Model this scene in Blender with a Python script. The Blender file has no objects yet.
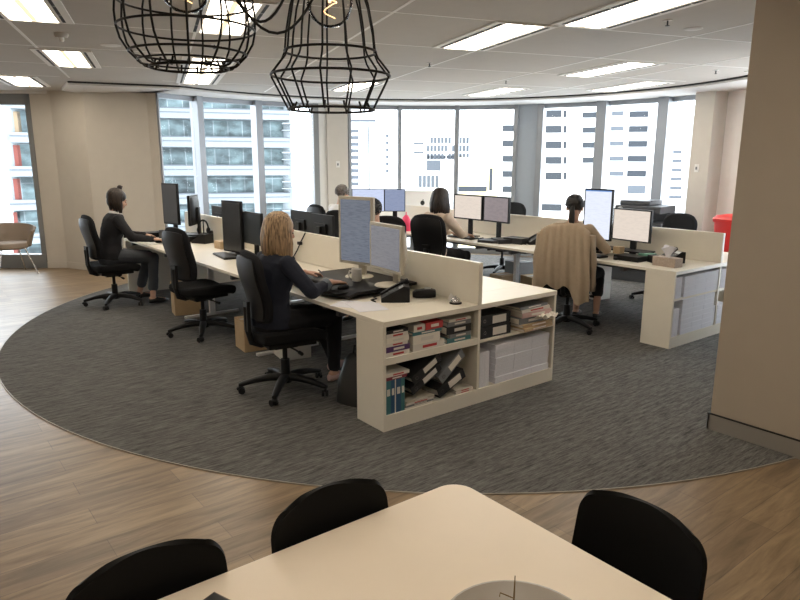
import bpy, bmesh, math, random
from mathutils import Vector as V, Matrix, noise
random.seed(7)
R=math.radians; PI=math.pi
COL=bpy.context.scene.collection
# ------------------------------------------------------------------ materials
MATS={}
def mat(name,col,rough=.6,metal=0,emit=None,es=0,spec=.5,var=0,vscale=8,bump=0,bscale=200,sheen=0):
    if name in MATS: return MATS[name]
    m=bpy.data.materials.new(name); m.use_nodes=True; nt=m.node_tree; b=nt.nodes['Principled BSDF']
    b.inputs['Base Color'].default_value=(*col,1); b.inputs['Roughness'].default_value=rough
    b.inputs['Metallic'].default_value=metal; b.inputs['Specular IOR Level'].default_value=spec
    if sheen: b.inputs['Sheen Weight'].default_value=sheen
    if emit: b.inputs['Emission Color'].default_value=(*emit,1); b.inputs['Emission Strength'].default_value=es
    tc=nt.nodes.new('ShaderNodeTexCoord')
    n=nt.nodes.new('ShaderNodeTexNoise'); n.inputs['Scale'].default_value=vscale; n.inputs['Detail'].default_value=4
    nt.links.new(tc.outputs['Object'],n.inputs['Vector'])
    mx=nt.nodes.new('ShaderNodeMix'); mx.data_type='RGBA'
    v=var if var else .04
    mx.inputs['A'].default_value=(*[c*(1-v) for c in col],1); mx.inputs['B'].default_value=(*[min(1,c*(1+v)) for c in col],1)
    nt.links.new(n.outputs['Fac'],mx.inputs['Factor']); nt.links.new(mx.outputs['Result'],b.inputs['Base Color'])
    if bump:
        n2=nt.nodes.new('ShaderNodeTexNoise'); n2.inputs['Scale'].default_value=bscale
        nt.links.new(tc.outputs['Object'],n2.inputs['Vector'])
        bp=nt.nodes.new('ShaderNodeBump'); bp.inputs['Strength'].default_value=bump; bp.inputs['Distance'].default_value=.002
        nt.links.new(n2.outputs['Fac'],bp.inputs['Height']); nt.links.new(bp.outputs['Normal'],b.inputs['Normal'])
    MATS[name]=m; return m
M=dict(
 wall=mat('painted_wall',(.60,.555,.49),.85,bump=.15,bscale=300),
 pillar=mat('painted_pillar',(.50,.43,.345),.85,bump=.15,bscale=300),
 ceil=mat('ceiling_tile',(.53,.495,.45),.9,bump=.3,bscale=400),
 bulk=mat('bulkhead_paint',(.74,.72,.69),.8),
 tbar=mat('ceiling_bar',(.86,.84,.80),.6),
 slot=mat('dark_slot',(.015,.015,.015),.7),
 alu=mat('brushed_aluminium',(.33,.35,.38),.45,.55),
 frame=mat('grey_window_frame',(.24,.245,.25),.5,.2),
 blind=mat('grey_blue_panel',(.38,.42,.47),.6),
 lam=mat('white_laminate',(.80,.75,.65),.38,bump=.03),
 lamB=mat('white_table_laminate',(.87,.755,.61),.35),
 steel=mat('dark_steel',(.09,.09,.095),.45,.5),
 bsteel=mat('black_steel_wire',(.012,.011,.010),.45,.6),
 chrome=mat('chrome',(.7,.7,.72),.15,1),
 bplas=mat('black_plastic',(.010,.010,.011),.45,spec=.3),
 gplas=mat('grey_plastic',(.11,.115,.12),.45),
 bfab=mat('black_fabric',(.009,.009,.010),.95,spec=.2,bump=.5,bscale=500),
 dfab=mat('charcoal_fabric',(.014,.0145,.017),.9,spec=.2,bump=.5,bscale=500),
 bseat=mat('black_moulded_shell',(.004,.004,.004),.6,spec=.18),
 beigep=mat('beige_plastic',(.50,.46,.38),.45),
 wplas=mat('white_plastic',(.75,.73,.69),.4),
 silver=mat('silver_plastic',(.80,.80,.81),.4),
 paper=mat('white_paper',(.80,.80,.86),.8,var=.05,vscale=60),
 paperw=mat('cream_paper',(.82,.77,.68),.8),
 card=mat('cardboard',(.50,.36,.21),.85,var=.12,vscale=14),
 red=mat('red_plastic',(.75,.035,.03),.4),
 pink=mat('pink_fabric',(.85,.06,.16),.7),
 glass_dark=mat('dark_screen',(.02,.022,.028),.18),
 copier=mat('copier_grey',(.07,.075,.085),.45),
 copierl=mat('copier_light_grey',(.45,.46,.48),.45),
 skin=mat('skin',(.56,.33,.235),.55,var=.06),
 skin2=mat('skin_tan',(.48,.27,.185),.55,var=.06),
 blonde=mat('blonde_hair',(.40,.25,.125),.5,var=.35,vscale=40),
 brown=mat('dark_brown_hair',(.030,.017,.011),.5,var=.3,vscale=40),
 black=mat('black_hair',(.010,.008,.007),.45,var=.3,vscale=40),
 grey=mat('grey_hair',(.16,.14,.125),.7,var=.35,vscale=50),
 navy=mat('navy_knit',(.013,.017,.032),.9,bump=.4),
 blackc=mat('black_cloth',(.010,.010,.013),.9,bump=.4),
 greyc=mat('grey_trouser_cloth',(.060,.066,.078),.85,bump=.4),
 whitec=mat('white_cloth',(.70,.68,.66),.8),
 beigec=mat('beige_knit',(.38,.295,.21),.9,var=.1,vscale=25,bump=.5,bscale=260),
 tanc=mat('pale_beige_cloth',(.62,.50,.40),.85,bump=.3),
 denim=mat('dark_cuff',(.12,.14,.17),.9),
 shoe=mat('black_leather',(.012,.012,.012),.4),
 pinks=mat('pale_pink_leather',(.62,.42,.40),.5),
 lip=mat('lips',(.42,.13,.11),.5),
 eyew=mat('eye_dark',(.03,.02,.015),.2),
 maroon=mat('maroon_cover',(.22,.03,.05),.5),purple=mat('purple_cover',(.09,.04,.14),.5),
 blue=mat('blue_cover',(.03,.09,.19),.5),teal=mat('teal_cover',(.05,.17,.19),.5),
 bookw=mat('white_cover',(.72,.68,.62),.5),bookr=mat('red_cover',(.50,.05,.05),.5),
 bookg=mat('grey_cover',(.20,.21,.22),.5),bookk=mat('black_cover',(.016,.016,.018),.45),
 greens=mat('green_plastic',(.16,.36,.28),.5),
 wood=mat('light_wood_block',(.52,.38,.23),.6,var=.15,vscale=20),
 twig=mat('dry_twig',(.20,.13,.05),.8),
 bowl=mat('grey_ceramic',(.46,.42,.37),.4),
 taupe=mat('taupe_fabric',(.30,.24,.19),.85,bump=.3),
 offw=mat('exterior_white',(.86,.86,.86),.8),
 extg=mat('exterior_grey',(.28,.29,.31),.7),
 exty=mat('exterior_yellow',(.85,.72,.40),.8),
 extb=mat('exterior_brick',(.22,.16,.10),.8),
 extr=mat('exterior_red_brick',(.16,.04,.03),.8),
 extwin=mat('exterior_window',(.10,.11,.125),.9,spec=.1),
 extwd=mat('exterior_dark_opening',(.045,.05,.058),.9,spec=.1),
)
def screen(name,c1,c2,es,lines=0):
    m=bpy.data.materials.new(name); m.use_nodes=True; nt=m.node_tree; b=nt.nodes['Principled BSDF']
    b.inputs['Base Color'].default_value=(.01,.01,.012,1); b.inputs['Roughness'].default_value=.25
    tc=nt.nodes.new('ShaderNodeTexCoord'); sp=nt.nodes.new('ShaderNodeMapping'); sp.inputs['Scale'].default_value=(7,7,(lines or 20)*2.2)
    n=nt.nodes.new('ShaderNodeTexNoise'); n.inputs['Scale'].default_value=2.; n.inputs['Detail'].default_value=1
    nt.links.new(tc.outputs['Object'],sp.inputs['Vector']); nt.links.new(sp.outputs['Vector'],n.inputs['Vector'])
    cr=nt.nodes.new('ShaderNodeValToRGB'); cr.color_ramp.elements[0].position=.42; cr.color_ramp.elements[1].position=.5
    cr.color_ramp.elements[0].color=(*c2,1); cr.color_ramp.elements[1].color=(*c1,1)
    nt.links.new(n.outputs['Fac'],cr.inputs['Fac']); nt.links.new(cr.outputs['Color'],b.inputs['Emission Color'])
    b.inputs['Emission Strength'].default_value=es; return m
S_blue=screen('blue_grey_document_screen',(.125,.140,.172),(.095,.108,.138),1,40)
S_grey=screen('grey_document_screen',(.150,.150,.165),(.130,.130,.145),1,30)
S_white=screen('white_document_screen',(.66,.70,.80),(.62,.66,.765),1,30)
S_cream=screen('cream_document_screen',(.62,.54,.47),(.59,.515,.45),1,16)
S_mauve=screen('mauve_desktop_screen',(.22,.185,.19),(.20,.17,.175),1,8)
S_pale=screen('pale_blue_screen',(.50,.56,.74),(.46,.52,.70),1,14)
S_pale2=screen('grey_blue_screen',(.22,.26,.38),(.20,.24,.36),1,14)
S_bar=screen('blue_title_bar',(.12,.24,.52),(.12,.24,.52),1,14)
def glassmat(name,tint=(1,1,1),fac=.06,rough=.0):
    m=bpy.data.materials.new(name); m.use_nodes=True; nt=m.node_tree; nt.nodes.clear()
    o=nt.nodes.new('ShaderNodeOutputMaterial'); t=nt.nodes.new('ShaderNodeBsdfTransparent'); t.inputs[0].default_value=(*tint,1)
    g=nt.nodes.new('ShaderNodeBsdfGlossy'); g.inputs['Roughness'].default_value=rough
    lw=nt.nodes.new('ShaderNodeLayerWeight'); lw.inputs['Blend'].default_value=fac
    mx=nt.nodes.new('ShaderNodeMixShader'); nt.links.new(lw.outputs['Fresnel'],mx.inputs[0])
    nt.links.new(t.outputs[0],mx.inputs[1]); nt.links.new(g.outputs[0],mx.inputs[2]); nt.links.new(mx.outputs[0],o.inputs[0]); return m
GL=glassmat('window_glass',(.97,.985,.985),.05); GB=glassmat('bulb_glass',(.97,.965,.95),.12,.05)
def woodfloor():
    m=bpy.data.materials.new('oak_plank_floor'); m.use_nodes=True; nt=m.node_tree; b=nt.nodes['Principled BSDF']; L=nt.links.new
    tc=nt.nodes.new('ShaderNodeTexCoord')
    br=nt.nodes.new('ShaderNodeTexBrick'); br.inputs['Scale'].default_value=1; br.inputs['Brick Width'].default_value=1.25; br.inputs['Row Height'].default_value=.17
    br.inputs['Mortar Size'].default_value=.0016; br.inputs['Color1'].default_value=(.30,.218,.130,1); br.inputs['Color2'].default_value=(.215,.155,.095,1); br.inputs['Mortar'].default_value=(.15,.11,.075,1)
    br.offset=.37; br.inputs['Bias'].default_value=-.1
    L(tc.outputs['Object'],br.inputs['Vector'])
    mp=nt.nodes.new('ShaderNodeMapping'); mp.inputs['Scale'].default_value=(1.1,9,1); L(tc.outputs['Object'],mp.inputs['Vector'])
    n=nt.nodes.new('ShaderNodeTexNoise'); n.inputs['Scale'].default_value=2.2; n.inputs['Detail'].default_value=8; n.inputs['Roughness'].default_value=.62; n.inputs['Distortion'].default_value=.6; L(mp.outputs[0],n.inputs['Vector'])
    cr=nt.nodes.new('ShaderNodeValToRGB'); cr.color_ramp.elements[0].position=.32; cr.color_ramp.elements[0].color=(.56,.52,.48,1); cr.color_ramp.elements[1].position=.7; cr.color_ramp.elements[1].color=(1.25,1.22,1.2,1); L(n.outputs['Fac'],cr.inputs['Fac'])
    mu=nt.nodes.new('ShaderNodeMix'); mu.data_type='RGBA'; mu.blend_type='MULTIPLY'; mu.inputs['Factor'].default_value=1
    L(br.outputs['Color'],mu.inputs['A']); L(cr.outputs['Color'],mu.inputs['B']); L(mu.outputs['Result'],b.inputs['Base Color'])
    b.inputs['Roughness'].default_value=.36; b.inputs['Specular IOR Level'].default_value=.45
    bp=nt.nodes.new('ShaderNodeBump'); bp.inputs['Strength'].default_value=.25; bp.inputs['Distance'].default_value=.003; L(n.outputs['Fac'],bp.inputs['Height']); L(bp.outputs['Normal'],b.inputs['Normal']); return m
def carpetmat():
    m=bpy.data.materials.new('striated_grey_carpet'); m.use_nodes=True; nt=m.node_tree; b=nt.nodes['Principled BSDF']; L=nt.links.new
    tc=nt.nodes.new('ShaderNodeTexCoord')
    def streak(sx,sy,sc):
        mp=nt.nodes.new('ShaderNodeMapping'); mp.inputs['Scale'].default_value=(sx,sy,1); mp.inputs['Rotation'].default_value=(0,0,R(4)); L(tc.outputs['Object'],mp.inputs['Vector'])
        n=nt.nodes.new('ShaderNodeTexNoise'); n.inputs['Scale'].default_value=sc; n.inputs['Detail'].default_value=5; n.inputs['Roughness'].default_value=.7; L(mp.outputs[0],n.inputs['Vector']); return n
    n1=streak(5,44,1.); n2=streak(14,120,1.); 
    ad=nt.nodes.new('ShaderNodeMath'); ad.operation='ADD'; L(n1.outputs['Fac'],ad.inputs[0]); L(n2.outputs['Fac'],ad.inputs[1])
    ml=nt.nodes.new('ShaderNodeMath'); ml.operation='MULTIPLY'; ml.inputs[1].default_value=.5; L(ad.outputs[0],ml.inputs[0])
    cr=nt.nodes.new('ShaderNodeValToRGB'); cr.color_ramp.elements[0].position=.40; cr.color_ramp.elements[0].color=(.052,.050,.048,1); cr.color_ramp.elements[1].position=.62; cr.color_ramp.elements[1].color=(.185,.180,.170,1); L(ml.outputs[0],cr.inputs['Fac'])
    L(cr.outputs['Color'],b.inputs['Base Color']); b.inputs['Roughness'].default_value=.95; b.inputs['Specular IOR Level'].default_value=.2
    bp=nt.nodes.new('ShaderNodeBump'); bp.inputs['Strength'].default_value=.6; bp.inputs['Distance'].default_value=.004; L(ml.outputs[0],bp.inputs['Height']); L(bp.outputs['Normal'],b.inputs['Normal']); return m
def facadeglass(name,c1,c2,mort):
    m=bpy.data.materials.new(name); m.use_nodes=True; nt=m.node_tree; b=nt.nodes['Principled BSDF']; L=nt.links.new
    tc=nt.nodes.new('ShaderNodeTexCoord'); sx=nt.nodes.new('ShaderNodeSeparateXYZ'); cx=nt.nodes.new('ShaderNodeCombineXYZ'); L(tc.outputs['Object'],sx.inputs[0]); L(sx.outputs[0],cx.inputs[0]); L(sx.outputs[2],cx.inputs[1])
    br=nt.nodes.new('ShaderNodeTexBrick'); br.offset=0; br.inputs['Scale'].default_value=1; br.inputs['Brick Width'].default_value=1.5; br.inputs['Row Height'].default_value=3.3; br.inputs['Mortar Size'].default_value=.05
    br.inputs['Color1'].default_value=(*c1,1); br.inputs['Color2'].default_value=(*c2,1); br.inputs['Mortar'].default_value=(*mort,1); L(cx.outputs[0],br.inputs['Vector'])
    mp=nt.nodes.new('ShaderNodeMapping'); mp.inputs['Scale'].default_value=(.5,.9,1); L(cx.outputs[0],mp.inputs['Vector']); n=nt.nodes.new('ShaderNodeTexNoise'); n.inputs['Scale'].default_value=1; n.inputs['Detail'].default_value=4; L(mp.outputs[0],n.inputs['Vector'])
    cr=nt.nodes.new('ShaderNodeValToRGB'); cr.color_ramp.elements[0].position=.38; cr.color_ramp.elements[0].color=(.55,.6,.6,1); cr.color_ramp.elements[1].position=.66; cr.color_ramp.elements[1].color=(1.9,2.1,2.1,1); L(n.outputs['Fac'],cr.inputs['Fac'])
    mu=nt.nodes.new('ShaderNodeMix'); mu.data_type='RGBA'; mu.blend_type='MULTIPLY'; mu.inputs['Factor'].default_value=1; L(br.outputs['Color'],mu.inputs['A']); L(cr.outputs['Color'],mu.inputs['B'])
    L(mu.outputs['Result'],b.inputs['Base Color']); b.inputs['Roughness'].default_value=.4; b.inputs['Specular IOR Level'].default_value=.2; return m
FG=facadeglass('office_block_glazing',(.045,.055,.06),(.075,.095,.10),(.12,.13,.14))
# ------------------------------------------------------------------ mesh helpers
class MB:
    def __init__(s): s.bm=bmesh.new()
    def box(s,x0,x1,y0,y1,z0,z1,mx=None):
        vs=[s.bm.verts.new(V((x,y,z))) for x in(x0,x1) for y in(y0,y1) for z in(z0,z1)]
        for f in((0,1,3,2),(4,6,7,5),(0,4,5,1),(2,3,7,6),(0,2,6,4),(1,5,7,3)): s.bm.faces.new([vs[i] for i in f])
        if mx: bmesh.ops.transform(s.bm,matrix=mx,verts=vs)
        return s
    def loft(s,rings,n=16,cap=True,power=2):
        prev=None; first=None
        for (c,u,w,a,b) in rings:
            c=V(c);u=V(u);w=V(w); ring=[]
            for k in range(n):
                t=2*PI*k/n; ct,st=math.cos(t),math.sin(t)
                if power!=2: ct=math.copysign(abs(ct)**(2/power),ct); st=math.copysign(abs(st)**(2/power),st)
                ring.append(s.bm.verts.new(c+u*(a*ct)+w*(b*st)))
            if prev:
                for k in range(n): s.bm.faces.new((prev[k],prev[(k+1)%n],ring[(k+1)%n],ring[k]))
            else: first=ring
            prev=ring
        if cap: s.bm.faces.new(first[::-1]); s.bm.faces.new(prev)
        return s
    def rc(s,p0,p1,r0,r1,n=12,fl=1):      # tapered limb with round ends; fl flattens it along its second axis
        p0=V(p0);p1=V(p1);d=(p1-p0); L=d.length; d=d/L if L>1e-6 else V((0,0,1))
        up=V((0,0,1)) if abs(d.z)<.9 else V((1,0,0)); u=d.cross(up).normalized(); w=u.cross(d).normalized(); rg=[]
        for t in (5,30,55,80): a=R(t); rg.append((p0-d*r0*math.cos(a),u,w,r0*math.sin(a),r0*math.sin(a)*fl))
        rg.append((p0,u,w,r0,r0*fl)); rg.append((p0+d*L*.5,u,w,(r0+r1)/2,(r0+r1)/2*fl)); rg.append((p1,u,w,r1,r1*fl))
        for t in (80,55,30,5): a=R(t); rg.append((p1+d*r1*math.cos(a),u,w,r1*math.sin(a),r1*math.sin(a)*fl))
        return s.loft(rg,n)
    def cyl(s,p0,p1,r0,r1=None,n=16):
        r1=r0 if r1 is None else r1; p0=V(p0);p1=V(p1);d=(p1-p0).normalized()
        up=V((0,0,1)) if abs(d.z)<.9 else V((1,0,0)); u=d.cross(up).normalized(); w=u.cross(d)
        return s.loft([(p0,u,w,r0,r0),(p1,u,w,r1,r1)],n)
    def tube(s,pts,r,n=8,closed=False,taper=None):
        pts=[V(p) for p in pts]; N=len(pts); rings=[]; u=None
        for i,p in enumerate(pts):
            a=pts[(i-1)%N] if closed or i>0 else p; b=pts[(i+1)%N] if closed or i<N-1 else p
            d=(b-a).normalized()
            if u is None: up=V((0,0,1)) if abs(d.z)<.9 else V((1,0,0)); u=d.cross(up).normalized()
            else: u=(u-d*u.dot(d)).normalized()
            w=d.cross(u); rr=r if not taper else r*taper[i]
            rings.append([s.bm.verts.new(p+u*rr*math.cos(2*PI*k/n)+w*rr*math.sin(2*PI*k/n)) for k in range(n)])
        for i in range(N-1+(1 if closed else 0)):
            A=rings[i];B=rings[(i+1)%N]
            for k in range(n): s.bm.faces.new((A[k],A[(k+1)%n],B[(k+1)%n],B[k]))
        if not closed: s.bm.faces.new(rings[0][::-1]); s.bm.faces.new(rings[-1])
        return s
    def lathe(s,prof,n=24,c=(0,0,0),closed=False):
        rings=[]
        for r,z in prof: rings.append([s.bm.verts.new((c[0]+max(r,1e-4)*math.cos(2*PI*k/n),c[1]+max(r,1e-4)*math.sin(2*PI*k/n),c[2]+z)) for k in range(n)])
        m=len(rings)
        for i in range(m-1+(1 if closed else 0)):
            A=rings[i];B=rings[(i+1)%m]
            for k in range(n): s.bm.faces.new((A[k],A[(k+1)%n],B[(k+1)%n],B[k]))
        if not closed: s.bm.faces.new(rings[0][::-1]); s.bm.faces.new(rings[-1])
        return s
    def ell(s,c,r,n=16,mx=None):
        g=bmesh.ops.create_uvsphere(s.bm,u_segments=n,v_segments=max(6,n*2//3),radius=1)
        m=Matrix.Translation(V(c))@(mx or Matrix.Identity(4))@Matrix.Diagonal((*r,1))
        bmesh.ops.transform(s.bm,matrix=m,verts=g['verts']); return s
    def prism(s,pts,z0,z1):
        a=[s.bm.verts.new((x,y,z0)) for x,y in pts]; b=[s.bm.verts.new((x,y,z1)) for x,y in pts]; n=len(pts)
        for i in range(n): s.bm.faces.new((a[i],a[(i+1)%n],b[(i+1)%n],b[i]))
        s.bm.faces.new(a[::-1]); s.bm.faces.new(b); return s
    def grid(s,f,nu,nv,th):   # closed sheet: f(i,j)->(point), thickness along its normal
        P=[[V(f(i/nu,j/nv)) for j in range(nv+1)] for i in range(nu+1)]
        def nor(i,j):
            a=P[min(i+1,nu)][j]-P[max(i-1,0)][j]; b=P[i][min(j+1,nv)]-P[i][max(j-1,0)]
            c=a.cross(b); return c.normalized() if c.length>1e-9 else V((0,0,1))
        A=[[s.bm.verts.new(P[i][j]+nor(i,j)*th/2) for j in range(nv+1)] for i in range(nu+1)]
        B=[[s.bm.verts.new(P[i][j]-nor(i,j)*th/2) for j in range(nv+1)] for i in range(nu+1)]
        for i in range(nu):
            for j in range(nv):
                s.bm.faces.new((A[i][j],A[i+1][j],A[i+1][j+1],A[i][j+1])); s.bm.faces.new((B[i][j],B[i][j+1],B[i+1][j+1],B[i+1][j]))
        for i in range(nu):
            s.bm.faces.new((A[i][0],B[i][0],B[i+1][0],A[i+1][0])); s.bm.faces.new((A[i][nv],A[i+1][nv],B[i+1][nv],B[i][nv]))
        for j in range(nv):
            s.bm.faces.new((A[0][j],A[0][j+1],B[0][j+1],B[0][j])); s.bm.faces.new((A[nu][j],B[nu][j],B[nu][j+1],A[nu][j+1]))
        return s
    def xf(s,m): bmesh.ops.transform(s.bm,matrix=m,verts=s.bm.verts[:]); return s
    def obj(s,name,m,parent=None,smooth=None,bevel=0,loc=None):
        bmesh.ops.recalc_face_normals(s.bm,faces=s.bm.faces[:])
        if bevel:
            es=[e for e in s.bm.edges if len(e.link_faces)==2 and e.calc_face_angle(0)>R(50)]
            bmesh.ops.bevel(s.bm,geom=es,offset=bevel,segments=2,affect='EDGES',profile=.6)
        me=bpy.data.meshes.new(name); s.bm.to_mesh(me); s.bm.free()
        if smooth is not None:
            me.polygons.foreach_set('use_smooth',[True]*len(me.polygons))
            try: me.set_sharp_from_angle(angle=R(smooth))
            except Exception: pass
        me.materials.append(m); o=bpy.data.objects.new(name,me); COL.objects.link(o)
        if parent: o.parent=parent
        if loc is not None: o.location=loc
        return o
def remesh(o,vox,smooth=3,disp=0,dsc=.08):
    m=o.modifiers.new('r','REMESH'); m.mode='VOXEL'; m.voxel_size=vox; m.use_smooth_shade=True
    s=o.modifiers.new('s','SMOOTH'); s.factor=.5; s.iterations=smooth
    if disp:
        t=bpy.data.textures.new('folds','CLOUDS'); t.noise_scale=dsc
        d=o.modifiers.new('d','DISPLACE'); d.texture=t; d.strength=disp; d.mid_level=.5
    dg=bpy.context.evaluated_depsgraph_get(); dg.update()
    me=bpy.data.meshes.new_from_object(o.evaluated_get(dg)); old=o.data; ml=old.materials[0]
    o.modifiers.clear(); o.data=me
    if not me.materials: me.materials.append(ml)
    me.polygons.foreach_set('use_smooth',[True]*len(me.polygons))
def tag(o,label=None,cat=None,group=None,kind=None):
    if label: o['label']=label
    if cat: o['category']=cat
    if group: o['group']=group
    if kind: o['kind']=kind
    return o
def thing(name,label,cat,loc=(0,0,0),rz=0,group=None):
    o=bpy.data.objects.new(name,None); o.empty_display_size=.05; COL.objects.link(o); o.location=loc; o.rotation_euler=(0,0,rz); return tag(o,label,cat,group)
def struct(name,mb,m,**k): return tag(mb.obj(name,m,**k),kind='structure')
def copytree(o,parent=None):
    c=o.copy(); COL.objects.link(c)
    if parent: c.parent=parent; c.matrix_parent_inverse=o.matrix_parent_inverse.copy()
    for ch in list(o.children): copytree(ch,c)
    return c
def RX(a): return Matrix.Rotation(a,4,'X')
def RY(a): return Matrix.Rotation(a,4,'Y')
def RZ(a): return Matrix.Rotation(a,4,'Z')
def T(x,y,z): return Matrix.Translation((x,y,z))
def hairmat(name,c,v=.55):
    m=bpy.data.materials.new(name); m.use_nodes=True; nt=m.node_tree; b=nt.nodes['Principled BSDF']; L=nt.links.new
    tc=nt.nodes.new('ShaderNodeTexCoord'); mp=nt.nodes.new('ShaderNodeMapping'); mp.inputs['Scale'].default_value=(90,90,7); L(tc.outputs['Object'],mp.inputs['Vector'])
    n=nt.nodes.new('ShaderNodeTexNoise'); n.inputs['Scale'].default_value=1; n.inputs['Detail'].default_value=3; L(mp.outputs[0],n.inputs['Vector'])
    cr=nt.nodes.new('ShaderNodeValToRGB'); cr.color_ramp.elements[0].position=.35; cr.color_ramp.elements[1].position=.65
    cr.color_ramp.elements[0].color=(*[x*(1-v) for x in c],1); cr.color_ramp.elements[1].color=(*[min(1,x*(1+v)) for x in c],1)
    L(n.outputs['Fac'],cr.inputs['Fac']); L(cr.outputs['Color'],b.inputs['Base Color']); b.inputs['Roughness'].default_value=.45
    bp=nt.nodes.new('ShaderNodeBump'); bp.inputs['Strength'].default_value=.6; bp.inputs['Distance'].default_value=.004; L(n.outputs['Fac'],bp.inputs['Height']); L(bp.outputs['Normal'],b.inputs['Normal']); return m
M['blonde']=hairmat('blonde_strands',(.37,.25,.145)); M['brown']=hairmat('dark_brown_strands',(.022,.013,.009)); M['black']=hairmat('black_strands',(.009,.007,.006)); M['grey']=hairmat('grey_strands',(.15,.13,.115))
#@@ROOM
# ------------------------------------------------------------------ the room
CX,CY=2.66,2.58; RF=4.65
def arc(r,a0,a1,n,c=(CX,CY)): return [(c[0]+r*math.cos(R(a0+(a1-a0)*i/n)),c[1]+r*math.sin(R(a0+(a1-a0)*i/n))) for i in range(n+1)]
LW0=V((-3.6,10.86)); LW1=V((-.40,8.42))
poly=arc(4.78,-60,110.5,60)+[(.95,7.25),(.22,7.75),(-.05,8.4),(-.35,8.55),(-3.6,11.0),(-6.1,11.0),(-6.1,-6.1),(5.05,-6.1)]
struct('floor',MB().prism(poly,-.15,0),woodfloor())
struct('ceiling',MB().prism(poly,2.70,2.85),M['ceil'])
struct('carpet',MB().prism(arc(4.44,0,360,128)[:-1],0,.006),carpetmat())
struct('trim_1',MB().lathe([(4.44,0),(4.446,0),(4.446,.0065),(4.44,.0065)],128,(CX,CY,0),closed=True),mat('carpet_edge_strip',(.36,.33,.28),.5,.3))
# bulkhead, ceiling slot, ceiling bars
def ringsec(mb,r0,r1,a0,a1,z0,z1,n,c):
    A=arc(r0,a0,a1,n,c);B=arc(r1,a0,a1,n,c); return mb.prism(A+B[::-1],z0,z1)
CB=(2.56,2.64)
struct('trim_2',ringsec(MB(),3.875,4.98,-62,112,2.655,2.70,60,CB).prism([(1.105,6.235),(-.23,6.63),(-.12,7.55),(.2,7.8),(1.02,7.05)],2.655,2.70),M['bulk'])
struct('trim_3',ringsec(MB(),3.858,3.8749,-62,112,2.68,2.70,60,CB).prism([(1.112,6.218),(1.105,6.2349),(-.23,6.6299),(-.236,6.613)],2.68,2.70),M['slot'])
GA=R(18); gs=V((math.cos(GA),-math.sin(GA),0)); gt=V((math.sin(GA),math.cos(GA),0))
def st(s,t,z=2.7): p=gs*s+gt*t; return V((p.x,p.y,z))
def inside(p): 
    x,y=p.x,p.y
    if math.hypot(x-CB[0],y-CB[1])<3.8: return True
    return (x<-.3 and y<8.2-.3*0 and y>-6 and x>-6 and (y<7.9 or x<-.9)) or (y<0 and -6<x<4.9 and y>-6)
gb=MB(); mxg=RZ(-GA)
for s_ in (-7.4,-6.1,-4.8,-3.5,-2.2,-.88,.36,1.62,2.95,4.25,5.55):
    t=-8
    while t<11:
        if inside(st(s_,t)) and inside(st(s_,t+.3)): gb.box(s_-.012,s_+.012,t,t+.3,2.6975,2.701,mxg)
        t+=.3
for k in range(-6,8):
    t=.85+1.22*k; s_=-8
    while s_<8:
        if inside(st(s_,t)) and inside(st(s_+.3,t)): gb.box(s_,s_+.3,t-.009,t+.009,2.6985,2.701,mxg)
        s_+=.3
struct('trim_4',gb,M['tbar'])
# ceiling lights
EM=mat('light_diffuser',(.9,.9,.88),.5,emit=(1,.88,.72),es=11)
EMW=mat('light_centre_strip',(.9,.88,.8),.5,emit=(1,.74,.42),es=.9)
def light(s0,t0,lab,s1=None):
    w=.30;l=1.17; c=st(s0+w/2,t0+l/2,2.70)
    o=thing('ceiling_light',lab,'light',c,-GA,'recessed ceiling lights')
    b=MB(); 
    for sx in(-1,1): b.box(sx*(w/2+.062)-.05,sx*(w/2+.062)+.05,-l/2-.02,l/2+.02,-.010,0)
    b.box(-w/2-.01,w/2+.01,-l/2-.02,-l/2,-.012,0).box(-w/2-.01,w/2+.01,l/2,l/2+.02,-.012,0); b.obj('frame',M['tbar'],o)
    for sx in(-1,1):
        v=MB()
        for k in range(4): v.box(sx*(w/2+.05)-.011,sx*(w/2+.05)+.011,-l/2+.02+k*.285,-l/2+.28+k*.285,-.0125,-.009)
        v.obj('air_slot',M['slot'],o)
        d=MB().box(min(sx*.022,sx*w/2),max(sx*.022,sx*w/2),-l/2,l/2,-.007,-.001); d.obj('diffuser',EM,o)
    MB().box(-.022,.022,-l/2,l/2,-.006,-.001).obj('centre_strip',EMW,o)
    return o
LS=[(-2.16,.86,'rectangular ceiling light cut off by the top left corner of the picture'),
(-2.16,3.46,'rectangular ceiling light behind the round smoke detector on the left'),
(-2.98,5.85,'rectangular ceiling light closest to the tall left window'),
(-.84,.88,'ceiling light seen through the top of the round wire pendant'),
(-.82,3.46,'ceiling light seen through the bottom ring of the round wire pendant, nearer half'),
(-.82,4.68,'ceiling light just below the round wire pendant by the black ceiling slot'),
(1.27,.86,'ceiling light in the middle of the picture, right of the waisted wire pendant'),
(1.70,-.40,'large bright ceiling light at the top edge right of the middle'),
(3.42,2.14,'thin ceiling light over the window side of the second desk row, middle of three'),
(3.42,4.78,'small distant ceiling light above the middle windows'),
(4.76,3.47,'distant ceiling light closest to the right windows'),
(1.27,4.84,'distant ceiling light seen through the waisted wire pendant'),
(5.2,1.1,'ceiling light peeking out beside the right pillar')]
for a in LS: light(*a)
for i,(s_,t_) in enumerate([(-.84,-1.9),(-3.6,-1.4),(-5.4,1.),(-5.4,4.6),(-3.6,-4.2),(-.84,-4.4),(1.7,-3.2)]):
    light(s_,t_,['ceiling light right above the white meeting table','ceiling light behind the camera left of the table','ceiling light out of frame over the left floor','ceiling light out of frame by the far left wall','ceiling light at the rear left of the room','ceiling light at the rear of the room','ceiling light right of the table behind the pillar'][i])
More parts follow.
